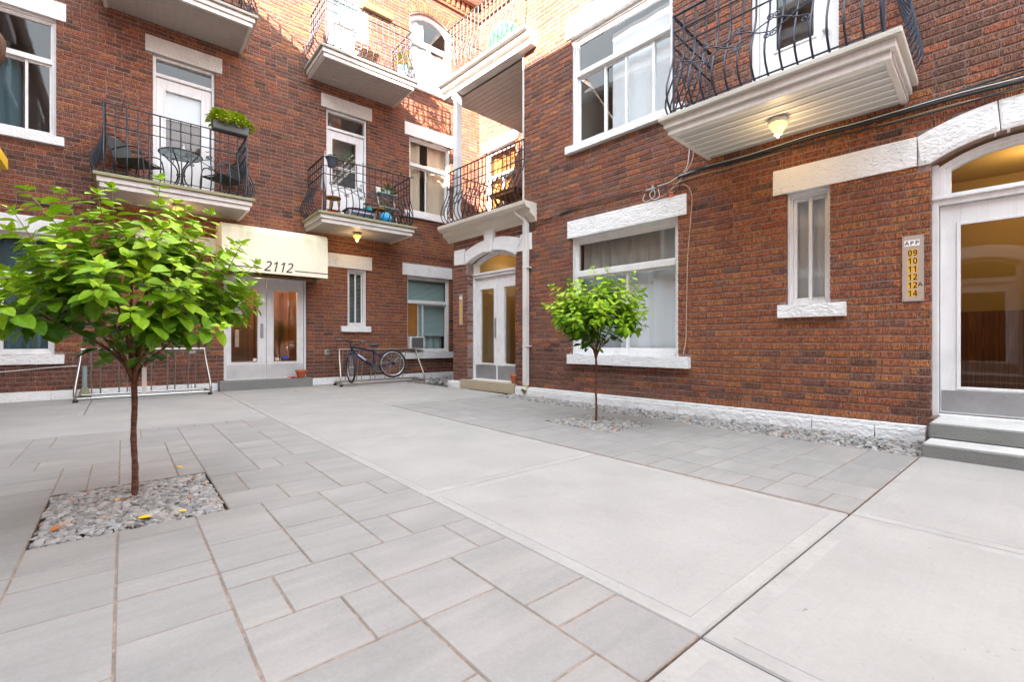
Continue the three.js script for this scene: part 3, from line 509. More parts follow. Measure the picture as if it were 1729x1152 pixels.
  // arch stones of the near entrance
  { const lo = arcPts(rdo[0] - 0.01, rdo[1] + 0.01, 2.688, 0.172, 18), hi = arcPts(5.155, 6.545, 2.972, 0.16, 18); lo.unshift([5.155, 2.687]); hi.unshift([5.152, 2.970]); lo.push([6.545, 2.687]); hi.push([6.548, 2.970]);
    const seg = (i0, i1) => { const p = []; for (let i = i0; i <= i1; i++) p.push(lo[i]); for (let i = i1; i >= i0; i--) p.push(hi[i]); return p; };
    for (const [a, b] of [[0, 8], [8, 12], [12, 20]]) { part('arch_stone', archRough(lo, hi, a, b), M.stone, W2); }
    part('arch_stone', rough(6.58, 7.0, 2.69, 2.97, -0.12, 0.024, 0.007, 0.035, 71), M.stone, W2); }
  part('cornice', sweep([[-0.3, 10.3], [0.1, 10.3], [0.32, 10.42], [0.34, 10.56], [-0.3, 10.56]], -0.6, 13), M.metalWhite, W2);
  part('roof', bx(-0.29, 13, 10.61, 10.75, -7, 0.2, 0), M.asphalt, W2);

  makeWindow(W2, { u0: 0.80, u1: 2.68, v0: 0.765, v1: 2.69, fw: 0.075, transom: 2.085, tth: 0.085, cols: [1.80], curtains: [{ r: [0.9, 2.6, 2.15, 2.62], mat: M.lace, k: 16 }, { r: [1.62, 2.63, 0.83, 2.05], mat: M.sheer, k: 9, amp: 0.022 }, { r: [0.85, 1.70, 0.83, 2.05], mat: std(0.34, 0.37, 0.40, { roughness: 0.95 }), k: 7, amp: 0.015, back: 0.06 }], depth: 1.8, room: M.room });
  makeWindow(W2, { u0: 0.80, u1: 2.60, v0: 4.205, v1: 6.015, fw: 0.075, transom: 5.41, tth: 0.075, cols: [1.40, 1.78, 2.24], curtains: [{ r: [1.45, 2.56, 4.25, 5.9], mat: M.sheer, k: 5, amp: 0.01 }], depth: 1.8, room: M.room });  // pale curtain added behind right and upper panes, standing in for sky reflection
  makeWindow(W2, { u0: 4.0, u1: 4.43, v0: 1.395, v1: 2.685, cols: [4.215], fw: 0.045, curtains: [{ r: [4.03, 4.40, 1.43, 2.65], mat: std(0.55, 0.55, 0.55, { roughness: 0.95 }), k: 12, amp: 0.01 }], room: M.roomDark });
  makeWindow(W2, { u0: 0.9, u1: 2.6, v0: 7.7, v1: 9.4, transom: 8.8, cols: [1.75], curtains: [{ r: [0.95, 2.55, 7.75, 9.35], mat: M.sheer }] });
  makeWindow(W2, { u0: 6.9, u1: 8.2, v0: 4.2, v1: 6.0, transom: 5.4, cols: [7.5], curtains: [{ r: [6.95, 8.15, 4.25, 5.95], mat: M.sheer }] });
  makeWindow(W2, { u0: 6.9, u1: 8.2, v0: 0.765, v1: 2.69, transom: 2.08, cols: [7.5], curtains: [{ r: [6.95, 8.15, 0.8, 2.65], mat: M.sheer }] });
  { // balcony door
    const g = sub('door', W2), n = -0.08;
    part('frame', boxes([[3.61, 3.68, 3.45, 5.9, n - 0.12, n + 0.02], [4.44, 4.51, 3.45, 5.9, n - 0.12, n + 0.02], [3.68, 4.44, 5.84, 5.9, n - 0.12, n + 0.02], [3.68, 4.44, 5.5, 5.56, n - 0.12, n + 0.02]], 0.004), M.paint, g);
    const d = makeDoor(g, 'door_leaf', 3.685, 4.435, 3.5, 5.5, n - 0.03, { glass: [3.86, 4.26, 4.45, 5.3] });
    for (const q of [[3.82, 4.02, 3.72, 4.1], [4.1, 4.3, 3.72, 4.1]]) part('raised_panel', bx(q[0], q[1], q[2], q[3], n - 0.03, n - 0.018, 0.01), M.paint, g);
    part('handle', lathe([[0.001, 0], [0.03, 0], [0.03, 0.01], [0.016, 0.02], [0.03, 0.045], [0.02, 0.065], [0.001, 0.068]], 14).rotateX(Math.PI / 2).translate(4.37, 4.45, n - 0.03), M.kickLight, g);
    part('pane', new THREE.PlaneGeometry(0.76, 0.28).translate(4.06, 5.7, n - 0.05), M.glass, g);
    part('room', roomBox(3.61, 4.51, 3.45, 5.9, 1.2, 0.1), M.room, g);
  }
  { // far arched entrance
    const g = sub('door', W2), n = -0.2; g.userData.label = 'white arched double door beside the downpipe';
    part('frame', boxes([[-1.97, -1.93, 0.17, 2.62, n - 0.08, n + 0.05], [-0.56, -0.52, 0.17, 2.62, n - 0.08, n + 0.05], [-1.93, -0.56, 2.30, 2.36, n - 0.06, n + 0.05], [-1.97, -0.52, 2.36, 2.385, n - 0.06, n + 0.08], [-1.93, -0.56, 0.17, 0.2, n - 0.1, n + 0.1]], 0.004), M.paint, g);
    for (const [a, b, q] of [[-1.926, -1.250, [-1.775, -1.345, 0.53, 2.06]], [-1.245, -0.564, [-1.035, -0.65, 0.53, 2.06]]]) {
      const e = 0.025, t = 0.05;
      part('leaf', boxes([[a, q[0], 0.2, 2.296, n - t, n], [q[1], b, 0.2, 2.296, n - t, n], [q[0], q[1], 0.2, q[2], n - t, n], [q[0], q[1], q[3], 2.296, n - t, n]], 0.003), M.paint, g);
      part('glazing_bead', boxes([[q[0] - e, q[0], q[2] - e, q[3] + e, n, n + 0.012], [q[1], q[1] + e, q[2] - e, q[3] + e, n, n + 0.012], [q[0], q[1], q[3], q[3] + e, n, n + 0.0115], [q[0], q[1], q[2] - e, q[2], n, n + 0.0115]], 0.003), M.paint, g);
      part('pane', new THREE.PlaneGeometry(q[1] - q[0], q[3] - q[2]).translate((q[0] + q[1]) / 2, (q[2] + q[3]) / 2, n - 0.025), M.glass, g);
      part('kick_plate', bx(a + 0.01, b - 0.01, 0.21, 0.49, n, n + 0.006, 0.001), M.kick, g);
    }
    part('astragal', bx(-1.262, -1.232, 0.2, 2.296, n, n + 0.02, 0.004), M.paint, g);
    part('push_plate', bx(-1.32, -1.27, 1.05, 1.45, n, n + 0.02, 0.003), M.kick, g);
    archFan(g, -1.93, -0.56, 2.386, 2.60, 0.19, n, 0.07);
    part('vestibule', roomBox(-1.97, -0.52, 0.2, 2.85, 1.4, 0.02), M.roomWarm, g);
    const b = part('bulb', new THREE.SphereGeometry(0.035, 12, 8).translate(-1.45, 2.68, -1.0), new THREE.MeshStandardMaterial({ color: col(0.9, 0.7, 0.3), emissive: col(1, 0.72, 0.25), emissiveIntensity: 1.2 }), g);
    const L = new THREE.PointLight(col(1, 0.75, 0.4), 0.055, 0, 2); L.position.set(-1.45, 2.68, -1.0); L.castShadow = true; L.shadow.radius = 2; g.add(L);
    part('picture', boxes([[-0.83, -0.66, 1.35, 1.72, -1.66, -1.64], [-0.83, -0.68, 1.8, 2.0, -1.66, -1.64]], 0), M.woodDark, g);
    part('railing_post', mg([rod([-0.75, 0.2, -1.3], [-0.95, 0.75, -1.3], 0.012), rod([-1.45, 0.2, -1.3], [-1.6, 0.6, -1.3], 0.012)]), M.steel, g);
  }
  { // near entrance
    const g = sub('door', W2), n = -0.15; g.userData.label = 'white glazed door with arched light above the two concrete steps';
    part('frame', boxes([[5.25, 5.30, 0.24, 2.69, n - 0.08, n + 0.05], [6.40, 6.45, 0.24, 2.69, n - 0.08, n + 0.05], [5.30, 6.40, 2.29, 2.345, n - 0.06, n + 0.045], [5.25, 6.45, 2.345, 2.37, n - 0.06, n + 0.075], [5.30, 6.40, 0.24, 0.265, n - 0.1, n + 0.09]], 0.004), M.paint, g);
    makeDoor(g, 'door_leaf', 5.305, 6.395, 0.275, 2.285, n, { glass: [5.445, 6.23, 0.53, 2.09], kick: 0.22, kickMat: M.kick });
    part('rivet', mg([5.36, 5.55, 5.75, 5.95, 6.15, 6.34].flatMap(u => [0.31, 0.47].map(v => new THREE.SphereGeometry(0.005, 6, 4).translate(u, v, n + 0.007)))), M.kick, g);
    archFan(g, 5.30, 6.40, 2.37, 2.66, 0.165, n, 0.085);
    part('vestibule', roomBox(5.25, 6.45, 0.26, 2.9, 2.0, 0.25), M.roomWarm, g);
    part('wainscot', boxes([[5.02, 6.68, 0.27, 1.35, -2.27, -2.25], [5.01, 5.03, 0.27, 1.35, -2.2, -0.4]], 0), M.wood, g);
    part('beam', bx(5.05, 6.65, 2.36, 2.56, -1.1, -0.95, 0.004), M.wood, g);
    part('bulb', new THREE.SphereGeometry(0.05, 12, 8).translate(6.0, 2.72, -1.35), new THREE.MeshStandardMaterial({ color: col(0.9, 0.7, 0.3), emissive: col(1, 0.72, 0.25), emissiveIntensity: 1.2 }), g);
    const L = new THREE.PointLight(col(1, 0.72, 0.36), 0.09, 0, 2); L.position.set(6.0, 2.72, -1.35); L.castShadow = true; L.shadow.radius = 2; g.add(L);
  }
}
function archRough(lo, hi, a, b) {                    // rough-faced voussoir between two arcs
  const g = new GB(), nu = (b - a) * 4, nv = 7, q = (s, t) => { const x = a + (b - a) * s, i = Math.min(b - 1, Math.floor(x)), f = x - i, L = [lo[i][0] + (lo[i + 1][0] - lo[i][0]) * f, lo[i][1] + (lo[i + 1][1] - lo[i][1]) * f], Hh = [hi[i][0] + (hi[i + 1][0] - hi[i][0]) * f, hi[i][1] + (hi[i + 1][1] - hi[i][1]) * f]; return [L[0] + (Hh[0] - L[0]) * t, L[1] + (Hh[1] - L[1]) * t]; };
  const e = 0.004 / (hi[b][0] - hi[a][0]);
  g.grid(nu, nv, (s, t) => { const p = q(e + (1 - 2 * e) * s, t), ed = s === 0 || s === 1 || t === 0 || t === 1; return [p[0], p[1], 0.024 + (ed ? -0.012 : (fbm(p[0] * 9, p[1] * 13, 7, 3) - 0.5) * 0.018), p[0], p[1]]; });
  const side = (f0) => g.grid(nu, 1, (s, t) => { const p = f0(s), z = 0.012 - 0.14 * t; return [p[0], p[1], z, p[0], z]; });
  side(s => q(e + (1 - 2 * e) * (1 - s), 1)); side(s => q(e + (1 - 2 * e) * s, 0));
  g.grid(1, 4, (s, t) => { const p = q(e, t); return [p[0], p[1], -0.128 + 0.14 * s, s, p[1]]; }); g.grid(1, 4, (s, t) => { const p = q(1 - e, t); return [p[0], p[1], 0.012 - 0.14 * s, s, p[1]]; });
  return g.geo();
}

// ---------------------------------------------------------------- set-back wall of the corner porch
const W3 = thing('brick_wing', 'narrow set-back brick wall behind the corner porch', 'building', at(F2, 0, 0, W3N), F2.r);
{
  const h = [-4.42, -3.2, 4.3, 6.39], l = [-4.55, -3.08, 6.39, 6.68], s = [-4.5, -3.1, 4.15, 4.3];
  part('wall', ext(rect(-5.1, -0.2, 0, 10.75), -0.28, -0.0075, 0, [rect(h[0] - 0.005, h[1] + 0.005, h[2] - 0.005, h[3] + 0.005), rect(-1.9, -0.95, 3.45, 5.6)]), M.mortar, W3);
  layBricks(W3, [[-4.78, -0.3, 0.16, 10.2]], [h, l, s, [-1.9, -0.95, 3.45, 5.6]], 3, 0, null);
  part('lintel', rough(l[0], l[1], l[2], l[3], -0.12, 0.022, 0.005, 0.06, 3), M.stone, W3);
  part('sill', rough(s[0], s[1], s[2], s[3], -0.16, 0.06, 0.006, 0.06, 5), M.stone, W3);
  makeWindow(W3, { u0: h[0], u1: h[1], v0: h[2], v1: h[3], transom: 5.65, cols: [-3.8], curtains: [{ r: [-4.4, -3.25, 4.35, 6.35], mat: M.ply, k: 8 }] });  // curtain coloured orange: warm interior light and reflection put into its colour
  for (let u = -4.8; u < -0.3; u += 0.16) part('dentil', bx(u, u + 0.085, 10.28, 10.52, -0.05, 0.07, 0.004, [u, 0]), toneMats[Math.floor(rnd() * 4)], W3);
  part('corbel', boxes([[-4.85, -0.3, 10.2, 10.275, -0.1, 0.05], [-4.85, -0.3, 10.525, 10.6, -0.1, 0.10]], 0.004), toneMats[0], W3);
  part('cornice', sweep([[-0.3, 10.605], [0.12, 10.605], [0.34, 10.68], [0.36, 10.80], [-0.3, 10.80]], -5.2, -0.3), M.metalWhite, W3);
  const g = sub('door', W3);
  part('frame', boxes([[-1.9, -1.84, 3.45, 5.6, -0.15, -0.05], [-1.01, -0.95, 3.45, 5.6, -0.15, -0.05], [-1.84, -1.01, 5.54, 5.6, -0.15, -0.05]], 0.004), M.paint, g);
  makeDoor(g, 'door_leaf', -1.835, -1.015, 3.47, 5.535, -0.08, {});
  part('room', roomBox(-1.9, -0.95, 3.45, 5.6, 1, 0.1), M.room, g);
}

// ---------------------------------------------------------------- left wing (outside the frame: casts the courtyard's shade, mirrored in the glass)
const W0 = thing('brick_wing', 'brick wing on the left of the courtyard, opposite the numbered side doors', 'building', F0.o, F0.r);
{
  const H = [[-3.2, -1.6, 0.77, 2.69], [3.0, 4.6, 0.77, 2.69], [3.0, 4.6, 4.2, 6.0], [-3.2, -1.6, 4.2, 6.0], [0.6, 1.5, 3.6, 5.9], [3.0, 4.6, 7.7, 9.4], [-3.2, -1.6, 7.7, 9.4], [6.6, 7.6, 3.5, 5.8], [0.6, 1.6, 7.7, 9.4]], d = [-0.55, 0.75, 0.24, 2.69];
  const hole = [[d[0], d[2]], [d[1], d[2]], ...arcPts(d[0], d[1], 2.69, 0.17).reverse()];
  part('wall', ext(rect(-7, 10.7, 0, 10.3), -0.28, -0.0075, 0, [...H.map(h => rect(h[0] - 0.005, h[1] + 0.005, h[2] - 0.005, h[3] + 0.005)), hole]), M.mortar, W0);
  layBricks(W0, [[-7, 10.7, 0.16, 10.0]], [...H, d, ...H.map(h => [h[0] - 0.1, h[1] + 0.1, h[3], h[3] + 0.28]), [-0.65, 0.85, 2.66, 3.05]], 4, 0, null);
  H.forEach((h, i) => { part('lintel', rough(h[0] - 0.1, h[1] + 0.1, h[3], h[3] + 0.28, -0.12, 0.024, 0.005, 0.08, i), M.stone, W0); part('sill', rough(h[0] - 0.08, h[1] + 0.08, h[2] - 0.14, h[2] - 0.004, -0.16, 0.07, 0.005, 0.08, i), M.stone, W0); makeWindow(W0, { u0: h[0], u1: h[1], v0: h[2], v1: h[3], transom: h[3] - 0.6, cols: [(h[0] + h[1]) / 2], curtains: [{ r: [h[0] + 0.05, h[1] - 0.05, h[2] + 0.05, h[3] - 0.05], mat: M.sheer }], depth: 0.8 }); });
  const lo = arcPts(d[0] - 0.01, d[1] + 0.01, 2.688, 0.172, 18), hi = arcPts(-0.68, 0.88, 2.965, 0.165, 18); part('arch_stone', archRough(lo, hi, 0, 18), M.stone, W0);
  const g = sub('door', W0), n = -0.15;
  part('frame', boxes([[-0.55, -0.5, 0.24, 2.69, n - 0.08, n + 0.05], [0.7, 0.75, 0.24, 2.69, n - 0.08, n + 0.05], [-0.5, 0.7, 2.29, 2.37, n - 0.06, n + 0.045], [-0.5, 0.7, 0.24, 0.27, n - 0.1, n + 0.09]], 0.004), M.paint, g);
  makeDoor(g, 'door_leaf', -0.495, 0.695, 0.275, 2.285, n, { kick: 0.22, glass: [-0.3, 0.5, 0.53, 2.09] }); archFan(g, -0.5, 0.7, 2.37, 2.66, 0.165, n, 0.05);
  part('vestibule', roomBox(-0.55, 0.75, 0.26, 2.9, 1.2, 0.1), M.wood, g);
  part('base_stone', rough(1.0, 10.6, -0.05, 0.145, -0.15, 0.085, 0.01, 0.08, 8), M.stone, W0); part('base_stone', rough(-6.9, -0.8, -0.05, 0.145, -0.15, 0.085, 0.01, 0.08, 9), M.stone, W0);
  part('cornice', sweep([[-0.3, 10.0], [0.1, 10.0], [0.2, 10.08], [0.2, 10.25], [-0.3, 10.25]], -7, 10.7), M.metalWhite, W0);
  part('roof', bx(-7, 10.7, 10.16, 10.28, -6, 0.15, 0), M.asphalt, W0);
}

// ---------------------------------------------------------------- house across the street, behind the viewer (mirrored in the panes)
{
  const T = thing('row_house', 'brown brick row house across the street, facing the courtyard mouth', 'house', [2, 0, 17], Math.PI);
  const hs = []; for (const y of [0.9, 4.2, 7.2]) for (let x = -14; x <= 14; x += 3.5) hs.push([x, x + 1.3, y, y + 1.9]);
  part('wall', ext(rect(-17, 17, -0.06, 10.2), -6, 0, 0, []), std(0.17, 0.075, 0.05, { map: mortarC, roughness: 0.95 }), T);
  for (const h of hs) { const w = sub('window', T); part('frame', boxes([[h[0], h[0] + 0.08, h[2], h[3], 0.001, 0.05], [h[1] - 0.08, h[1], h[2], h[3], 0.001, 0.05], [h[0] + 0.08, h[1] - 0.08, h[3] - 0.1, h[3], 0.001, 0.05], [h[0] + 0.08, h[1] - 0.08, h[2], h[2] + 0.08, 0.001, 0.05], [h[0] + 0.08, h[1] - 0.08, h[2] + 1.1, h[2] + 1.17, 0.001, 0.05]], 0), M.paint, w); part('pane', bx(h[0] + 0.08, h[1] - 0.08, h[2] + 0.08, h[3] - 0.1, 0.002, 0.02, 0), std(0.03, 0.035, 0.04, { roughness: 0.08 }), w); part('sill', bx(h[0] - 0.1, h[1] + 0.1, h[2] - 0.15, h[2] - 0.005, 0.001, 0.12, 0), M.stone, w); }
  part('cornice', sweep([[0, 10.0], [0.35, 10.1], [0.4, 10.5], [0, 10.5]], -17, 17), M.woodDark, T);
}
// ---------------------------------------------------------------- ground
{
  const g = structure(part(numbered('ground'), bx(-60, 60, -0.4, -0.07, -60, 60, 0), M.asphalt)); g.userData.label = 'dark ground beyond the courtyard';
}
const MX = 0.1625, MZ = 0.1655, X0 = 1.44, Z0 = -0.757, XR = 3.11;
const PAV = structure(thing('concrete_paving', 'pale broomed concrete walk and slabs of the courtyard', 'paving')); delete PAV.userData.category;
{
  // each slab: trowelled border a hair lower than the broomed panel
  const slab = (x0, x1, z0, z1, b = 0.075) => {
    const e = 0.004;
    const s = part('slab', new GB().box(x0 + e, x1 - e, -0.1, -0.0018, z0 + e, z1 - e, { b: 0.006, uo: [rnd() * 4, rnd() * 4] }).geo(), M.concSmooth, PAV);
    if (b > 0) part('broomed_panel', new GB().box(x0 + b, x1 - b, -0.01, 0, z0 + b, z1 - b, { b: 0.0015, uo: [rnd() * 4, rnd() * 4] }).geo(), M.conc, PAV);
  };
  let z = Z0; for (const nz of [-2.56, -4.40, -6.35, -8.30]) { slab(X0, XR, nz, z); z = nz; }
  slab(-2.34, X0, -8.30, -6.55); slab(XR, 5.05, -8.30, -6.55); slab(5.05, 5.42, -8.30, -6.62, 0);
  for (const [a, b] of [[-2.34, -0.4], [-0.4, X0], [X0, XR], [XR, 5.3]]) slab(a, b, -10.82, -8.30);
  for (const [a, b] of [[-2.34, X0], [X0, XR], [XR, 5.9]]) { slab(a, b, Z0, 1.1); slab(a, b, 1.1, 3.2); slab(a, b, 3.2, 5.4); }
}
const FIELD = structure(thing('paver_field', 'grey slate-textured pavers laid in a random pattern on both sides of the walk', 'pavers')); delete FIELD.userData.category;
{
  const mats = [0.280, 0.287, 0.294, 0.283, 0.290].map((v, i) => std(v * (1.01 + 0.006 * (i % 3)), v * 0.985, v * (0.945 - 0.006 * (i % 2)), { map: pavC, bumpMap: pavB, bumpScale: 0.002, roughness: 0.82 }));
  { const za = Z0 - 20 * MZ, zb = Z0 - 14 * MZ, xa = X0 - 11 * MX, xb = X0 - 6 * MX, xc = XR + 5 * MX + 0.012, xd = XR + 10 * MX + 0.012, y = -0.0028;
  part('joint_sand', boxes([[-2.34, X0, -0.08, y, zb, Z0], [-2.34, X0, -0.08, y, -6.55, za], [-2.34, xa, -0.08, y, za, zb], [xb, X0, -0.08, y, za, zb], [XR, 5.1, -0.08, y, zb, Z0], [XR, 5.1, -0.08, y, -6.55, za], [XR, xc, -0.08, y, za, zb], [xd, 5.1, -0.08, y, za, zb]], 0), M.sand, FIELD); }
  const cache = {};
  const lay = (x0, sx, nI, nJ, fixed, holes) => {
    const grid = Array.from({ length: nI }, () => Array(nJ).fill(0));
    const place = (i0, i1, j0, j1) => {
      for (let i = i0; i < i1; i++) for (let j = j0; j < j1; j++) grid[i][j] = 1;
      const w = (i1 - i0) * MX - 0.007, d = (j1 - j0) * MZ - 0.007, v = Math.floor(rnd() * 4), key = [i1 - i0, j1 - j0, v].join();
      cache[key] = cache[key] || new GB().box(-w / 2, w / 2, -0.05, 0, -d / 2, d / 2, { b: 0.003, skip: 'y-', uo: [v * 0.37 + (i1 - i0) * 0.21, v * 0.53 + (j1 - j0) * 0.17] }).geo();
      const m = part('paver', cache[key], mats[Math.floor(rnd() * 5)], FIELD);
      m.position.set(x0 + sx * (i0 + i1) / 2 * MX, rr(-0.001, 0.0012), Z0 - (j0 + j1) / 2 * MZ); m.rotation.set(rr(-0.002, 0.002), 0, rr(-0.002, 0.002));
    };
    for (const h of holes) for (let i = h[0]; i < h[1]; i++) for (let j = h[2]; j < h[3]; j++) grid[i][j] = 2;
    for (const f of fixed) place(...f);
    for (let j = 0; j < nJ; j++) for (let i = 0; i < nI; i++) {
      if (grid[i][j]) continue;
      const opts = [[2, 2], [3, 2], [2, 3], [2, 1], [2, 2], [3, 2], [1, 2], [4, 2], [2, 3], [1, 1]].map(q => [q, q[0] * q[1] * (0.4 + rnd())]).sort((a, b) => b[1] - a[1]).map(q => q[0]); opts.push([1, 1]);
      for (const [a, b] of opts) { let ok = i + a <= nI && j + b <= nJ; for (let p = i; ok && p < i + a; p++) for (let q = j; q < j + b; q++) if (grid[p][q]) { ok = false; break; } if (ok) { place(i, i + a, j, j + b); break; } }
    }
  };
  reseed(41);
  lay(X0, -1, 23, 35, [
    [0, 2, 0, 2], [0, 2, 2, 3], [0, 2, 3, 6], [2, 4, 1, 4], [2, 4, 0, 1], [2, 4, 4, 6], [1, 4, 6, 8], [0, 1, 6, 8], [0, 2, 8, 10], [2, 3, 8, 10], [0, 3, 10, 12], [0, 1, 12, 14], [1, 3, 12, 14],
    [3, 5, 8, 10], [3, 5, 10, 11], [3, 5, 11, 13], [3, 5, 13, 14], [5, 7, 11, 14], [5, 7, 9, 11], [5, 7, 8, 9], [6, 7, 6, 8], [4, 6, 6, 8], [4, 5, 4, 6], [5, 7, 4, 6], [4, 7, 2, 4], [4, 7, 0, 2],
    [7, 9, 13, 14], [7, 9, 10, 13], [7, 9, 9, 10], [7, 9, 7, 9], [7, 9, 4, 7], [9, 11, 12, 14], [9, 11, 11, 12], [9, 11, 9, 11], [9, 11, 6, 9], [9, 11, 4, 6],
    [0, 2, 14, 17], [0, 2, 17, 19], [2, 4, 14, 16], [4, 6, 14, 16], [5, 6, 16, 19], [2, 5, 16, 19], [0, 3, 19, 21], [3, 4, 19, 21], [4, 6, 19, 21], [4, 6, 21, 24], [4, 6, 24, 26], [2, 4, 21, 22], [2, 4, 22, 24], [2, 4, 24, 26], [0, 2, 21, 23], [0, 2, 23, 26], [0, 2, 26, 29], [2, 4, 26, 29],
    [7, 9, 20, 24], [9, 10, 20, 22], [6, 7, 20, 23], [10, 11, 20, 25], [7, 9, 24, 26], [11, 13, 12, 14], [11, 13, 14, 16], [11, 13, 16, 19], [11, 13, 9, 12],
  ], [[6, 11, 14, 20]]);
  reseed(57);
  lay(XR + 0.012, 1, 12, 35, [
    [0, 2, 0, 1], [0, 2, 1, 3], [0, 2, 3, 4], [0, 2, 4, 6], [0, 2, 6, 8], [2, 4, 0, 2], [2, 4, 2, 3], [2, 4, 3, 6], [4, 7, 0, 2], [7, 8, 0, 2], [8, 12, 0, 2], [4, 7, 2, 4], [7, 8, 2, 4], [8, 12, 2, 4], [4, 5, 4, 6], [5, 8, 4, 6], [8, 9, 4, 5], [9, 12, 4, 6], [2, 4, 6, 8], [4, 6, 6, 8], [6, 9, 6, 7], [6, 8, 7, 10], [0, 2, 8, 10], [2, 6, 8, 10],
  ], [[5, 10, 14, 20]]);
}
// dirt under the gravel, then the stones
{
  const dirt = structure(part(numbered('gravel_base'), boxes([[X0 - 11 * MX, X0 - 6 * MX, -0.09, -0.03, Z0 - 20 * MZ, Z0 - 14 * MZ], [XR + 5 * MX, XR + 10 * MX, -0.09, -0.03, Z0 - 20 * MZ, Z0 - 14 * MZ], [5.06, 6.0, -0.09, -0.02, -6.55, Z0], [5.3, 8, -0.09, -0.03, -10.85, -8.3], [5.42, 5.7, -0.09, -0.02, -6.62, -6.5]], 0), M.dirt));
  dirt.userData.label = 'earth under the gravel beds';
  const stones = [0, 1, 2].map(k => { const g = new THREE.IcosahedronGeometry(1, 2), a = g.attributes.position; for (let i = 0; i < a.count; i++) { const x = a.getX(i), y = a.getY(i), z = a.getZ(i), f = 0.70 + 0.6 * vn(x * 1.7 + k * 9, y * 1.7, z * 1.7 + k * 5); a.setXYZ(i, x * f * (1.0 + 0.25 * (k === 1)), y * f * 0.55, z * f * 0.8); } g.computeVertexNormals(); return g; });
  const bed = (name, label, spots, size, warm) => {
    const o = thing(name, label, 'gravel'); o.userData.kind = 'stuff';
    const mat = new THREE.MeshStandardMaterial({ color: col(1, 1, 1), map: smoothC, roughness: 0.85 });
    const lists = [[], [], []]; spots.forEach((s, i) => lists[i % 3].push(s));
    lists.forEach((l, k) => {
      const im = new THREE.InstancedMesh(stones[k], mat, l.length); im.name = 'pebbles'; im.userData.kind = 'stuff'; const m = new THREE.Matrix4(), q = new THREE.Quaternion(), e = new THREE.Euler(), c = new THREE.Color();
      l.forEach((p, i) => { const s = size * Math.pow(rnd(), 3) * 1.7 + size * 0.5; e.set(rr(-0.5, 0.5), rr(0, 6.28), rr(-0.5, 0.5)); q.setFromEuler(e); m.compose(V(p[0], p[1] + s * 0.1, p[2]), q, V(s, s, s)); im.setMatrixAt(i, m); const b = rr(0.22, 0.42), t = rnd(); if (t < warm) c.setRGB(b * 1.15, b * 0.86, b * 0.64); else if (t < warm + 0.12) c.setRGB(b * 0.72, b * 0.76, b * 0.82); else if (t < warm + 0.14) c.setRGB(b * 0.9, b * 0.6, b * 0.5); else c.setRGB(b, b * 0.985, b * 0.955); im.setColorAt(i, c); });
      put(im, o);
    });
    return o;
  };
  reseed(99);
  const sq = (x0, x1, z0, z1, n, h = 0.018) => { const r = []; for (let i = 0; i < n; i++) { const s = rnd(), t = rnd(), e = Math.min(1, 8 * Math.min(s, 1 - s, t, 1 - t)); r.push([x0 + 0.02 + (x1 - x0 - 0.04) * s, -0.014 + h * e * rr(0.2, 1.25), z0 + 0.02 + (z1 - z0 - 0.04) * t]); } return r; };
  bed('gravel_bed', 'square of grey river stones around the nearer tree', sq(X0 - 11 * MX, X0 - 6 * MX, Z0 - 20 * MZ, Z0 - 14 * MZ, 4200), 0.0128, 0.03);
  bed('gravel_bed', 'square of mixed river stones around the farther tree', sq(XR + 5 * MX, XR + 10 * MX, Z0 - 20 * MZ, Z0 - 14 * MZ, 3200), 0.0145, 0.08);
  const strip = []; for (let i = 0; i < 9000; i++) { const t = rnd(), z = -6.55 + 5.8 * t, xw = F2.o[0] + (z - F2.o[2]) * Math.tan(3.5 * D2R) - 0.08, s = Math.pow(rnd(), 0.8), x = 5.06 + (xw - 5.06) * s; strip.push([x, -0.028 + 0.016 * rr(0, 1.3), z]); }
  bed('gravel_strip', 'long strip of grey gravel along the white stone base', strip, 0.0155, 0.06);
  const cor = []; for (let i = 0; i < 1500; i++) { const x = rr(5.35, 7.6), z = rr(-10.75, -8.35); if (z < -8.45 - (x < 5.6 ? 0.9 : 0)) cor.push([x, -0.02 + 0.03 * rnd(), z]); }
  bed('gravel_bed', 'patch of gravel in the far corner below the window with the air conditioner', cor, 0.024, 0.05);
}
// ---------------------------------------------------------------- wrought-iron railings
const BELLY = [[0, 1.15], [0, 0.76], [0.012, 0.66], [0.085, 0.48], [0.16, 0.30], [0.155, 0.16], [0.07, 0.05], [0.01, 0.012]];
const barGeo = tube(BELLY.map(p => [0, p[1], p[0]]), 0.0105, 0.0105, 5, 14);
const straightBar = tube([[0, 1.15, 0], [0, 0.02, 0]], 0.0095, 0.0095, 5);
const bellyAt = y => { for (let i = 0; i + 1 < BELLY.length; i++) if (y <= BELLY[i][1] && y >= BELLY[i + 1][1]) { const t = (BELLY[i][1] - y) / (BELLY[i][1] - BELLY[i + 1][1]); return BELLY[i][0] + t * (BELLY[i + 1][0] - BELLY[i][0]); } return 0; };
const scrollGeo = (() => {
  const sp = (cx, cy, r, a0, dir, n = 14, turns = 1.35) => { const o = []; for (let i = 0; i <= n; i++) { const t = i / n, a = a0 + dir * t * turns * 2 * Math.PI, q = r * (1 - 0.78 * t); o.push([cx + q * Math.cos(a), cy + q * Math.sin(a)]); } return o; };
  const one = (s) => { const a = sp(-0.13 * s, 0.11, 0.042, -Math.PI / 2, -s), b = sp(0.13 * s, -0.11, 0.042, Math.PI / 2, -s); return [...a.reverse(), [-0.04 * s, 0.03], [0.04 * s, -0.03], ...b].map(p => [p[0], p[1] + 0.5, bellyAt(p[1] + 0.5) + 0.012]); };
  return mg([tube(one(1), 0.0065, 0.0065, 5, 60), tube(one(-1), 0.0065, 0.0065, 5, 60)]);
})();
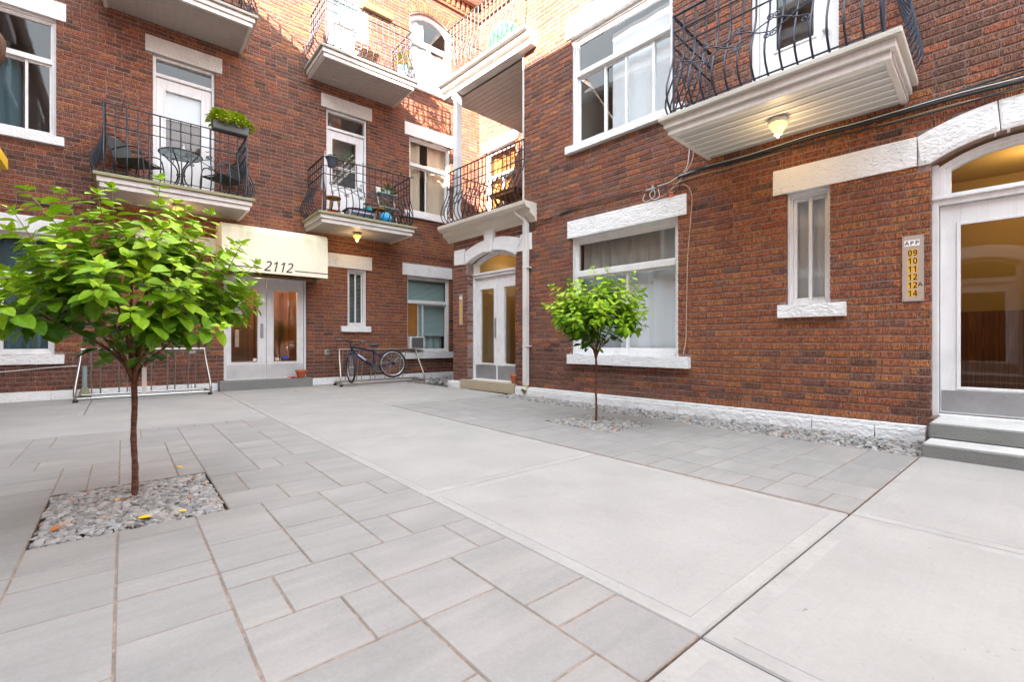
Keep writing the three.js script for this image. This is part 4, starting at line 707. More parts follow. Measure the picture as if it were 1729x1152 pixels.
// run of railing from a to b (local x,z), belly to the left-hand side normal given by n
function railRun(rg, ax, az, bx2, bz, y0, o = {}) {
  const L = Math.hypot(bx2 - ax, bz - az), ang = Math.atan2(-(bz - az), bx2 - ax), g = new THREE.Matrix4().makeTranslation(ax, y0, az).multiply(new THREE.Matrix4().makeRotationY(ang));
  const n = Math.max(1, Math.round(L / (o.sp || 0.145))), mat = o.mat || M.iron, rot = ang + (o.flip ? Math.PI : 0), d = V(0, 0, 1).applyAxisAngle(V(0, 1, 0), rot);
  for (let i = o.skip0 ? 1 : 0; i <= n - (o.skip1 ? 1 : 0); i++) { const m = part('baluster', o.straight ? straightBar : barGeo, mat, rg); m.position.set(ax + (bx2 - ax) * i / n, y0, az + (bz - az) * i / n); m.rotation.y = rot; }
  for (const [y, w] of [[1.15, 0.018], [0.97, 0.011], [0.80, 0.011], [0.055, 0.011]]) {
    const off = o.straight ? 0 : y < 0.1 ? 0.055 : 0, q = new GB().box(-0.008, L + 0.008, y - 0.006, y + 0.006, -w, w, { b: 0.003, m: g });
    const m = part('rail', q.geo(), mat, rg); m.position.set(d.x * off, 0, d.z * off);
  }
  for (const s of o.scrolls || []) { const m = part('scroll', scrollGeo, mat, rg); m.position.set(ax + (bx2 - ax) * s, y0, az + (bz - az) * s); m.rotation.y = rot; }
}
function makeBalcony(F, name, label, u0, u1, vTop, dep, o = {}) {
  const uc = (u0 + u1) / 2, w = (u1 - u0) / 2, T = onWall(F, name, label, 'balcony', uc, vTop, 0, 'iron-railed balconies');
  const h1 = 0.055, tot = o.tot || 0.22, f1 = (tot - h1) / 2;
  part('slab', bx(-w - 0.1, w + 0.1, -h1, 0, 0, dep + 0.1, 0.008), o.edge || M.slabEdge, T);
  const fas = o.fascia || M.metalWhite, side = (e0, y0, y1) => { for (const s of [-1, 1]) part('fascia', bx(s > 0 ? w + e0 - 0.05 : -w - e0, s > 0 ? w + e0 : -w - e0 + 0.05, y0, y1, 0.002, dep + e0 - 0.05, 0.004), fas, T); part('fascia', bx(-w - e0, w + e0, y0, y1, dep + e0 - 0.05, dep + e0, 0.004), fas, T); };
  side(0.055, -h1 - f1, -h1 - 0.002); side(0.02, -tot, -h1 - f1 - 0.002);
  const np = o.ribs ? 7 : Math.round((dep - 0.04) / 0.1);
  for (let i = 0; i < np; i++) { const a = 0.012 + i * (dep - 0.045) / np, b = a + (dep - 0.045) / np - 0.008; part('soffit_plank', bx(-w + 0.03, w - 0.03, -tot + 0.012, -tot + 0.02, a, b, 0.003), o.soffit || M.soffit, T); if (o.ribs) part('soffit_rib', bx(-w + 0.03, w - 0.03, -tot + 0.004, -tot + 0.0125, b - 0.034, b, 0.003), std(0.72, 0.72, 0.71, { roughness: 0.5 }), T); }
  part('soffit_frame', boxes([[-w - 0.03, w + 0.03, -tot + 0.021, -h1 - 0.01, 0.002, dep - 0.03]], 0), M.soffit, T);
  const R = sub('railing', T), rz = dep - 0.02, rx = w - 0.03;
  railRun(R, -rx, rz, rx, rz, 0, { scrolls: o.scrolls || [], mat: o.iron, sp: o.sp });
  railRun(R, rx, rz, rx, 0.04, 0, { skip0: 1, mat: o.iron, sp: o.sp, scrolls: [0.5] }); railRun(R, -rx, 0.04, -rx, rz, 0, { skip1: 1, mat: o.iron, sp: o.sp, scrolls: [0.5] });
  // posts at the corners
  for (const s of [-1, 1]) part('post', bx(s * rx - 0.011, s * rx + 0.011, 0, 1.17, rz - 0.011, rz + 0.011, 0.003), o.iron || M.iron, R);
  return T;
}
makeBalcony(F1, 'balcony', 'second-floor balcony with mossy slab edge, two mesh chairs and a lime planter', -0.27, 1.80, 3.66, 1.02, { edge: M.moss, iron: std(0.032, 0.040, 0.055, { roughness: 0.5, metalness: 0.15 }), scrolls: [0.5, 0.64, 0.78] });
makeBalcony(F1, 'balcony', 'second-floor balcony above the small window, holding stools and ivy', 3.13, 5.15, 3.66, 1.08, { edge: M.moss, scrolls: [0.14, 0.3, 0.46, 0.62] });
makeBalcony(F1, 'balcony', 'half-sunlit third-floor balcony with a blue and white flowerpot', 3.18, 5.20, 7.1, 1.06, { iron: std(0.035, 0.042, 0.06, { roughness: 0.5, metalness: 0.15 }), scrolls: [0.2, 0.36, 0.68, 0.82] });
makeBalcony(F1, 'balcony', 'third-floor balcony at the top left with only its underside in view', -0.24, 1.84, 7.1, 1.06, { scrolls: [0.3, 0.6, 0.9] });
makeBalcony(F2, 'balcony', 'balcony over the cables on the right wall, with a perforated white soffit', 3.11, 5.06, 3.535, 1.04, { edge: std(0.62, 0.60, 0.54, { map: concC, bumpMap: grainB, bumpScale: 0.003, roughness: 0.85 }), iron: std(0.02, 0.026, 0.045, { roughness: 0.5, metalness: 0.1 }), soffit: M.soffitDots, ribs: true, scrolls: [0.13, 0.3, 0.47, 0.64], tot: 0.205, sp: 0.125 });

// ---------------------------------------------------------------- corner porch, two floors
function porchFloor(label, vTop, o) {
  const T = onWall(F2, 'porch', label, 'porch', -1.25, vTop, 0);
  const w0 = -1.37, w1 = 1.28, prof = o.prof;
  part('floor', bx(w0 + 0.06, w1 - 0.31, -0.12, -0.002, W3N + 0.02, 0.02, 0), M.slabEdge, T);
  part('cornice', sweep(prof, w0, w1), o.mat, T);
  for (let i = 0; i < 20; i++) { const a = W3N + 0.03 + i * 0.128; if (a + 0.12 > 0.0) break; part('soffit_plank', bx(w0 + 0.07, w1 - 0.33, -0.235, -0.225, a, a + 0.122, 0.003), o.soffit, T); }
  part('edge_beam', boxes([[w0 + 0.02, w0 + 0.065, -0.24, -0.004, W3N + 0.02, 0.0]], 0.004), o.mat, T);
  const R = sub('railing', T);
  railRun(R, w0 + 0.16, 0.16, w1 - 0.16, 0.16, 0, { sp: 0.115, mat: o.iron, scrolls: [0.12, 0.3, 0.48, 0.66, 0.84] });
  railRun(R, w0 + 0.16, -2.4, w0 + 0.16, 0.16, 0, { sp: 0.13, mat: o.iron, skip1: 1, scrolls: [0.25, 0.5, 0.75] });
  return T;
}
const P2T = porchFloor('second-floor corner porch with white gutter and dark iron railing', 3.445, { mat: std(0.72, 0.69, 0.62, { map: grimeC, roughness: 0.5 }), soffit: M.soffit, iron: M.iron, prof: [[-0.05, -0.32], [0.02, -0.32], [0.05, -0.26], [0.16, -0.19], [0.17, -0.12], [0.26, -0.11], [0.30, -0.06], [0.31, 0.0], [-0.05, 0.0]] });
const P3T = porchFloor('sunlit third-floor corner porch with grey-pink plank soffit', 6.5, { mat: M.metalWhite, soffit: std(0.74, 0.66, 0.61, { map: grimeC, roughness: 0.6 }), iron: M.ironOld, prof: [[-0.05, -0.25], [0.14, -0.25], [0.15, -0.15], [0.22, -0.13], [0.24, -0.05], [0.31, -0.04], [0.32, 0.0], [-0.05, 0.0]] });
{
  const T = onWall(F2, 'porch_post', 'square white post carrying the third-floor corner porch', 'post', -2.27, 3.446, 0.03);
  part('shaft', bx(-0.065, 0.065, 0, 2.72, -0.065, 0.065, 0.006), M.paint, T);
  part('capital', boxes([[-0.085, 0.085, 2.72, 2.795, -0.085, 0.085], [-0.08, 0.08, 0, 0.06, -0.08, 0.08]], 0.006), M.metalWhite, T);
}
{ // corner trim strip on the edge of the right wing
  const T = onWall(F2, 'corner_trim', 'thin white strip running up the brick edge beside the porch', 'trim', -0.29, 3.45, 0);
  part('strip', bx(-0.03, 0.004, 0, 2.8, -0.02, 0.014, 0.003), M.metalWhite, T);
}
{
  const T = onWall(F2, 'downpipe', 'white square downpipe beside the arched double door', 'downpipe', -0.175, 0.1, 0.07);
  part('pipe', bx(-0.05, 0.05, 0.08, 3.02, -0.04, 0.04, 0.006), M.metalWhite, T);
  part('outlet', mg([tube([[-0.175, 3.30, 0.13], [-0.12, 3.19, 0.11], [-0.02, 3.08, 0.02], [0, 2.99, 0]], 0.055, 0.05, 4, 10)]), M.metalWhite, T);
  part('shoe', tube([[0, 0.09, 0], [0, 0.03, 0.01], [0.01, -0.01, 0.07]], 0.055, 0.058, 4, 6), std(0.55, 0.53, 0.33, { map: grimeC, roughness: 0.6 }), T);
  for (const y of [0.78, 2.2]) part('bracket', boxes([[-0.058, 0.09, y, y + 0.022, -0.066, 0.046]], 0.003), M.metalWhite, T);
}

// ---------------------------------------------------------------- awning
{
  const T = onWall(F1, 'entrance_awning', 'cream fabric awning numbered 2112 over the double entrance door', 'awning', 2.38, 2.33, 0);
  const W = 0.97, prof = [[0.0, 0.955], [0.3, 0.94], [0.55, 0.925], [0.66, 0.905], [0.72, 0.86], [0.745, 0.78], [0.75, 0.6], [0.752, 0.3], [0.755, 0]], len = [0]; for (let i = 1; i < prof.length; i++) len.push(len[i - 1] + Math.hypot(prof[i][0] - prof[i - 1][0], prof[i][1] - prof[i - 1][1]));
  const LT = len[len.length - 1];
  const tx = ctex(1536, 1024, (c, w, h) => {
    c.fillStyle = '#ebe5cc'; c.fillRect(0, 0, w, h);
    const img = c.getImageData(0, 0, w, h), d = img.data;
    for (let j = 0; j < h; j++) for (let i = 0; i < w; i++) { const o = (j * w + i) * 4, y = j / h, x = i / w; const s = fbm(x * 18, y * 3, 5, 4), k = Math.max(0, s - 0.42) * 2.2 * Math.max(0, 1 - Math.abs(y - 0.46) / 0.24), t = (((i * 7 + j * 3) % 6) - 3) * 0.6 + (fbm(x * 5, y * 5, 9, 4) - 0.5) * 16, dirt = Math.max(0, fbm(x * 40, y * 6, 15, 3) - 0.6) * 60; d[o] += t - 38 * k - dirt * 0.5; d[o + 1] += t - 27 * k - dirt * 0.5; d[o + 2] += t - 50 * k - dirt * 0.5; }
    c.putImageData(img, 0, 0);
    const py = v => h - v / LT * h;                    // metres above the hem
    c.fillStyle = '#4a3038'; c.fillRect(0, py(0.10), w * 0.345, 13); c.fillRect(w * 0.66, py(0.10), w * 0.34, 13);
    c.fillStyle = '#43303a'; c.font = 'italic 190px sans-serif'; c.textAlign = 'center'; c.textBaseline = 'alphabetic'; c.save(); c.translate(w * 0.5, py(0.045)); c.scale(1.0, 0.92); c.fillText('2112', 0, 0); c.strokeStyle = '#43303a'; c.lineWidth = 4; c.strokeText('2112', 0, 0); c.restore();
  });
  const mat = new THREE.MeshStandardMaterial({ map: tx, roughness: 0.85, bumpMap: grainB, bumpScale: 0.001 });
  const g = new GB(); for (const [off, fl] of [[0, false], [-0.004, true]]) for (let i = 0; i + 1 < prof.length; i++) { const a = prof[i], b = prof[i + 1]; g.grid(24, 3, (s, t) => { const x = -W + 2 * W * s, z = a[0] + (b[0] - a[0]) * t + off, sag = 0.006 * Math.sin(s * Math.PI * 4) * (i > 3 ? 1 : 0.3), yy = a[1] + (b[1] - a[1]) * t + (off ? -0.004 : 0); return [x, yy, z + sag, s, 1 - (len[i] + (len[i + 1] - len[i]) * t) / LT]; }, !fl); }
  const cg = g.geo(); cg.computeVertexNormals(); part('canopy', cg, mat, T);
  const plain = std(0.74, 0.70, 0.56, { roughness: 0.9, bumpMap: grainB, bumpScale: 0.001 });
  for (const s of [-1, 1]) { const pts = [[0, 0], [0.753, 0], ...prof.slice().reverse()].map(p => [p[0], p[1]]); part('side_panel', sweep(pts.map(p => [Math.min(p[0], 0.748), p[1] - 0.004]), s > 0 ? W - 0.004 : -W, s > 0 ? W : -W + 0.004), plain, T); }
  part('frame', mg([...[-0.93, 0.93].flatMap(x => [rod([x, 0.05, 0], [x, 0.05, 0.73], 0.012), rod([x, 0.05, 0.73], [x, 0.85, 0.7], 0.012)]), rod([-0.93, 0.05, 0.73], [0.93, 0.05, 0.73], 0.012)]), M.steel, T);
  part('batten', bx(-0.95, 0.93, 0.0, 0.05, 0.002, 0.06, 0.004), M.woodPale, T);
}

// ---------------------------------------------------------------- steps
{
  let T = onWall(F1, 'entrance_step', 'single grey concrete step below the awning doors', 'step', 2.31, 0, 0);
  part('step', rough(-0.87, 0.87, 0, 0.185, -0.2, 0.30, 0.003, 0.06, 4), M.step, T);
  T = onWall(F2, 'entrance_step', 'stained concrete step at the far arched door', 'step', -1.27, 0, 0);
  part('step', rough(-0.83, 0.80, 0, 0.185, -0.3, 0.085, 0.005, 0.05, 14), std(0.50, 0.42, 0.30, { map: concC, bumpMap: grainB, bumpScale: 0.004, roughness: 0.95 }), T);
  for (const [nm, label, x0, dir, z0, z1, e] of [['concrete_steps', 'two concrete steps with pale treads at the near door', 5.13, 1, -0.75, 0.75, 6.1], ['concrete_steps', 'two concrete steps at the door on the left side', -1.52, -1, -0.95, 0.75, -2.45]]) {
    T = thing(nm, label, 'steps', [x0, 0, 0]);
    const B = (a, b, y0, y1, z, zz) => new GB().box(Math.min(a * dir, b * dir), Math.max(a * dir, b * dir), y0, y1, z, zz, { b: 0.012, uo: [y0, z] }).geo();
    const end = Math.abs(e - x0);
    part('lower_step', B(0, end, -0.06, 0.111, z0, z1), M.step, T); part('upper_step', B(0.33, end, 0.112, 0.249, z0, z1), M.step, T);
    part('tread', B(0.012, 0.329, 0.1, 0.115, z0 + 0.012, z1 - 0.012), M.stepTop, T); part('tread', B(0.342, end, 0.24, 0.253, z0 + 0.012, z1 - 0.012), M.stepTop, T);
  }
}

// ---------------------------------------------------------------- lamps under the balconies
function lantern(F, label, u, v, n, k, hot) {
  const T = onWall(F, 'ceiling_lantern', label, 'lamp', u, v, n, 'lit lanterns under the balconies');
  part('canopy_plate', lathe([[0.001, 0], [0.085, 0], [0.095, -0.012], [0.08, -0.03], [0.001, -0.03]], 6), hot ? M.metalWhite : std(0.35, 0.27, 0.12, { roughness: 0.5, metalness: 0.4 }), T);
  part('collar', lathe([[0.098, -0.03], [0.102, -0.045], [0.1, -0.055], [0.09, -0.05]], 6), M.metalWhite, T);
  const ribs = []; for (let i = 0; i < 6; i++) { const a = (i + 0) / 6 * Math.PI * 2; ribs.push(rod([0.098 * Math.sin(a), -0.05, 0.098 * Math.cos(a)], [0.035 * Math.sin(a), -0.16, 0.035 * Math.cos(a)], 0.004, 5)); }
  part('rib', mg(ribs), M.metalWhite, T);
  part('glass', lathe([[0.095, -0.052], [0.09, -0.08], [0.035, -0.16]], 6), new THREE.MeshStandardMaterial({ color: col(0.8, 0.6, 0.25), emissive: col(1, hot ? 0.84 : 0.60, hot ? 0.40 : 0.10), emissiveIntensity: hot ? 0.06 : 0.075, roughness: 0.3 }), T);
  part('finial', lathe([[0.038, -0.158], [0.04, -0.168], [0.02, -0.175], [0.012, -0.185], [0.016, -0.195], [0.001, -0.205]], 8), M.metalWhite, T);
  const L = new THREE.PointLight(col(1, 0.66, 0.30), k, 0, 2); L.position.set(0, -0.21, 0); L.castShadow = true; L.shadow.radius = 3; T.add(L);
  return T;
}
lantern(F2, 'cream hexagonal lantern glowing under the balcony with perforated soffit', 4.09, 3.335, 0.58, 0.05, true);
lantern(F1, 'amber lantern under the balcony above the small window', 4.06, 3.445, 0.58, 0.05, false);
lantern(F1, 'amber lantern behind the nearer tree, under the balcony with mesh chairs', 0.76, 3.445, 0.58, 0.05, false);

// ---------------------------------------------------------------- number plates
function plate(F, label, u, v, n, w, h, rows) {
  const T = onWall(F, 'number_plate', label, 'sign', u, v, n);
  part('plate', bx(-w / 2, w / 2, -h / 2, h / 2, 0, 0.006, 0.001), std(0.42, 0.36, 0.32, { roughness: 0.4, metalness: 0.6, map: grimeC }), T);
  const tx = ctex(256, 1024, (c, W, H) => {
    c.fillStyle = '#b3a59b'; c.fillRect(0, 0, W, H);
    c.fillStyle = '#f2f1ee'; c.fillRect(26, 70, 180, 92); c.textAlign = 'center'; c.textBaseline = 'middle';
    c.fillStyle = '#1a1d2b'; c.font = 'bold 84px sans-serif'; (rows[0].trim() ? 'APP' : '').split('').forEach((t, i) => c.fillText(t, 56 + i * 60, 118));
    rows.forEach((t, i) => { const y = 270 + i * 126; c.fillStyle = '#e6b23c'; c.fillRect(64, y - 54, 58, 108); c.fillRect(126, y - 54, 58, 108); c.fillStyle = '#1c1a14'; c.font = 'bold 132px sans-serif'; for (const [ch, x] of [[t[0], 93], [t[1], 155]]) { c.save(); c.translate(x, y + 4); c.scale(0.74, 1); c.fillText(ch, 0, 0); c.restore(); } if (t[2]) { c.font = 'bold 82px sans-serif'; c.fillStyle = '#171a2c'; c.fillText(t[2], 214, y - 4); } });
    c.fillStyle = '#3a3633'; for (const [x, y] of [[14, 24], [242, 24], [14, 1000], [242, 1000]]) { c.beginPath(); c.arc(x, y, 7, 0, 7); c.fill(); }
  });
  part('lettering', new THREE.PlaneGeometry(w - 0.004, h - 0.004).translate(0, 0, 0.0075), new THREE.MeshStandardMaterial({ map: tx, roughness: 0.4, metalness: 0.25 }), T);
  return T;
}
plate(F2, 'brass-grey APP plate with numbers 09 to 14 beside the near door', 5.12, 1.69, 0.008, 0.165, 0.65, ['09', '10', '11', '12', '12A', '14']);
plate(F2, 'small metal number plate left of the far arched door', -2.17, 1.655, 0.008, 0.13, 0.65, ['  ', '  ', '  ', '  ', '  ', '  ']);
plate(F1, 'pale number plate behind the nearer tree, left of the awning', 1.40, 1.64, 0.008, 0.15, 0.58, ['  ', '  ', '  ', '  ', '  ', '  ']);

// ---------------------------------------------------------------- cables
function cable(F, label, pts, r, mat) {
  const p0 = at(F, 0, 0, 0), T = thing('cable', label, 'cable', p0, F.r); part('wire', tube(pts, r, r, 6, pts.length * 6), mat, T); return T;
}
const sag = (a, b, k, d, n = 0.025) => { const o = []; for (let i = 0; i <= k; i++) { const t = i / k; o.push([a[0] + (b[0] - a[0]) * t, a[1] + (b[1] - a[1]) * t - d * 4 * t * (1 - t) + 0.008 * Math.sin(i * 2.1), n + 0.006 * Math.sin(i * 1.7)]); } return o; };
cable(F2, 'black cable sagging loosely out of the bundle on the right wall', sag([2.9, 3.24], [6.6, 3.19], 9, 0.05, 0.055), 0.010, M.cableBlack);
cable(F2, 'upper black cable pulled straight towards the near door', sag([3.3, 3.22], [6.6, 3.36], 9, 0.01, 0.03), 0.009, M.cableBlack);
cable(F2, 'thick black cable bundle below the right balcony', sag([2.70, 3.20], [6.6, 3.22], 10, -0.03, 0.04), 0.017, M.cableBlack);
cable(F2, 'second black cable running just above the bundle on the right wall', sag([2.66, 3.24], [6.6, 3.29], 10, -0.015, 0.03), 0.008, M.cableBlack);
cable(F2, 'tan cable hung just under the black bundle on the right wall', sag([2.62, 3.13], [6.6, 3.155], 10, -0.035, 0.045), 0.006, M.cableGold);
cable(F2, 'whitish cable lying on top of the black bundle on the right wall', sag([2.75, 3.22], [6.6, 3.245], 10, -0.035, 0.052), 0.0055, M.cableWhite);
cable(F2, 'thin black cable above the big ground-floor window, reaching the porch', sag([-0.20, 3.03], [2.15, 3.15], 7, -0.07, 0.022), 0.008, M.cableBlack);
cable(F2, 'second thin black cable above the big ground-floor window', sag([-0.1, 2.99], [1.0, 3.20], 4, -0.02, 0.018), 0.006, M.cableBlack);
cable(F2, 'pinkish cable dropping beside the big ground-floor window', [[2.62, 3.10, 0.03], [2.80, 3.08, 0.03], [2.885, 2.95, 0.03], [2.87, 2.6, 0.022], [2.83, 2.1, 0.022], [2.815, 1.5, 0.022], [2.80, 0.95, 0.022], [2.77, 0.80, 0.03]], 0.006, M.cablePink);
cable(F2, 'pale cable coming down from under the right balcony', [[2.845, 3.9, 0.022], [2.845, 3.45, 0.022], [2.80, 3.28, 0.03], [2.60, 3.18, 0.035], [2.40, 3.16, 0.03]], 0.006, M.cableWhite);
cable(F2, 'rose cable coming down beside the pale one under the right balcony', [[2.90, 3.9, 0.022], [2.90, 3.42, 0.022], [2.84, 3.28, 0.04], [2.66, 3.10, 0.04], [2.50, 3.02, 0.03], [2.36, 2.985, 0.03]], 0.006, M.cablePink);
cable(F2, 'dark loop of cable hanging at the junction above the big window', [[2.50, 3.17, 0.03], [2.51, 3.06, 0.04], [2.58, 3.01, 0.04], [2.68, 3.02, 0.04], [2.74, 3.12, 0.04], [2.80, 3.2, 0.035]], 0.007, std(0.03, 0.04, 0.08));
cable(F2, 'small bundle of pale wires knotted above the big window', [[2.20, 3.10, 0.03], [2.17, 3.02, 0.04], [2.20, 2.985, 0.035], [2.30, 3.0, 0.035], [2.36, 3.05, 0.04], [2.34, 3.12, 0.04], [2.28, 3.07, 0.045], [2.33, 2.99, 0.04], [2.42, 3.0, 0.04], [2.41, 3.12, 0.035]], 0.005, M.cableWhite);
{ const T = onWall(F2, 'junction_box', 'small orange box above the big ground-floor window lintel', 'box', 2.60, 3.0, 0.012); part('box', bx(-0.03, 0.03, -0.03, 0.03, 0, 0.03, 0.004), std(0.75, 0.16, 0.05, { roughness: 0.5 }), T); part('clip', bx(-0.014, 0.014, 0.008, 0.016, 0.03, 0.034, 0.001), M.black, T);
  const J = onWall(F2, 'cable_clamp', 'grey cable clamp knotting the wires above the big window', 'clamp', 2.28, 3.145, 0.01); part('body', boxes([[-0.07, 0.07, -0.012, 0.012, 0, 0.03], [0.02, 0.045, 0.012, 0.055, 0.0, 0.02]], 0.004), std(0.30, 0.34, 0.36, { roughness: 0.5 }), J); }
cable(F1, 'thin black cable strung over the far ground-floor windows', sag([3.4, 3.32], [7.6, 3.22], 8, 0.03, 0.02), 0.007, M.cableBlack);
cable(F1, 'thin dark cable over the left ground-floor window', sag([-2.3, 3.22], [1.4, 3.36], 7, 0.02, 0.02), 0.007, M.cableBlack);
cable(F1, 'pale cable along the foot of the wall behind the left bike rack', sag([-2.3, 0.47], [-0.5, 0.57], 5, 0.02, 0.03), 0.009, M.cableWhite);
cable(F1, 'short dark aerial wire rising above the left balcony', [[-0.10, 4.75, 0.02], [-0.03, 5.1, 0.02], [0.04, 5.42, 0.03]], 0.005, M.cableBlack);
{ const T = onWall(F1, 'standpipe', 'blue-grey pipe stub with cement collar behind the left bike rack', 'pipe', -0.5, 0.0, 0.2); part('pipe', lathe([[0.001, 0.58], [0.03, 0.58], [0.034, 0.55], [0.034, 0], [0.001, 0]], 14), std(0.30, 0.40, 0.42, { map: grimeC, roughness: 0.6 }), T); part('collar', lathe([[0.036, 0.2], [0.05, 0.17], [0.085, 0.06], [0.09, 0], [0.03, 0]], 14), M.moss, T); part('cap', lathe([[0.001, 0.61], [0.04, 0.6], [0.042, 0.57], [0.034, 0.57]], 14), M.woodDark, T); }
for (const [u, v, l] of [[3.58, 0.735, 'galvanised bracket of the bike rack beside the entrance'], [1.02, 0.80, 'galvanised bracket at the end of the left bike rack']]) { const T = onWall(F1, 'wall_bracket', l, 'bracket', u, v, 0.006); part('plate', bx(-0.06, 0.06, -0.06, 0.06, 0, 0.012, 0.003), std(0.45, 0.45, 0.42, { roughness: 0.5, metalness: 0.7 }), T); part('arm', rod([0, 0.02, 0.012], [0.1, 0.06, 0.3], 0.018), M.steelOld, T); }

// ---------------------------------------------------------------- bike racks
function rack(label, x0, x1, zf, zb, zt, top, mat, pairs, foot) {
  const T = thing('bike_rack', label, 'bike rack', [(x0 + x1) / 2, 0, zf], 0, 'steel bike racks'), w = (x1 - x0) / 2, B = zb - zf, TZ = zt - zf;
  part('top_tube', rod([-w + 0.05, top, TZ], [w - 0.05, top, TZ], 0.021, 10), mat, T);
  part('front_tube', rod([-w, 0.055, 0], [w, 0.055, 0], 0.021, 10), mat, T); part('back_tube', rod([-w + 0.03, 0.075, B], [w - 0.03, 0.075, B], 0.019, 10), mat, T);
  for (const s of [-1, 1]) { part('end_leg', tube([[s * (w - 0.06), top, TZ], [s * (w - 0.045), top * 0.8, TZ * 0.85], [s * (w + 0.01), 0.12, 0.01], [s * w, 0.05, 0]], 0.022, 0.022, 10, 16), mat, T); part('end_brace', rod([s * w, 0.055, 0], [s * (w - 0.03), 0.075, B], 0.02, 10), mat, T); for (const z of [0, B]) part('foot', lathe([[0.001, 0.045], [0.034, 0.045], [0.036, 0], [0.001, 0]], 10).translate(s * (w - (z ? 0.03 : 0)), 0, z), foot, T); }
  for (const p of pairs) for (const d of [-0.055, 0.055]) part('upright', rod([p + d - (x0 + x1) / 2, top, TZ], [p + d - (x0 + x1) / 2, 0.075, B], 0.0105, 8), mat, T);
  return T;
}
rack('empty bright steel bike rack behind the nearer tree', -0.58, 1.22, -10.05, -10.5, -10.32, 0.84, M.steel, [-0.35, 0.0, 0.33, 0.67, 0.98], M.rubber);
rack('worn steel bike rack with the blue bicycle in it', 3.60, 5.60, -9.98, -10.45, -10.28, 0.80, M.steelOld, [3.80, 4.17, 4.5, 4.86, 5.22], M.rubber);

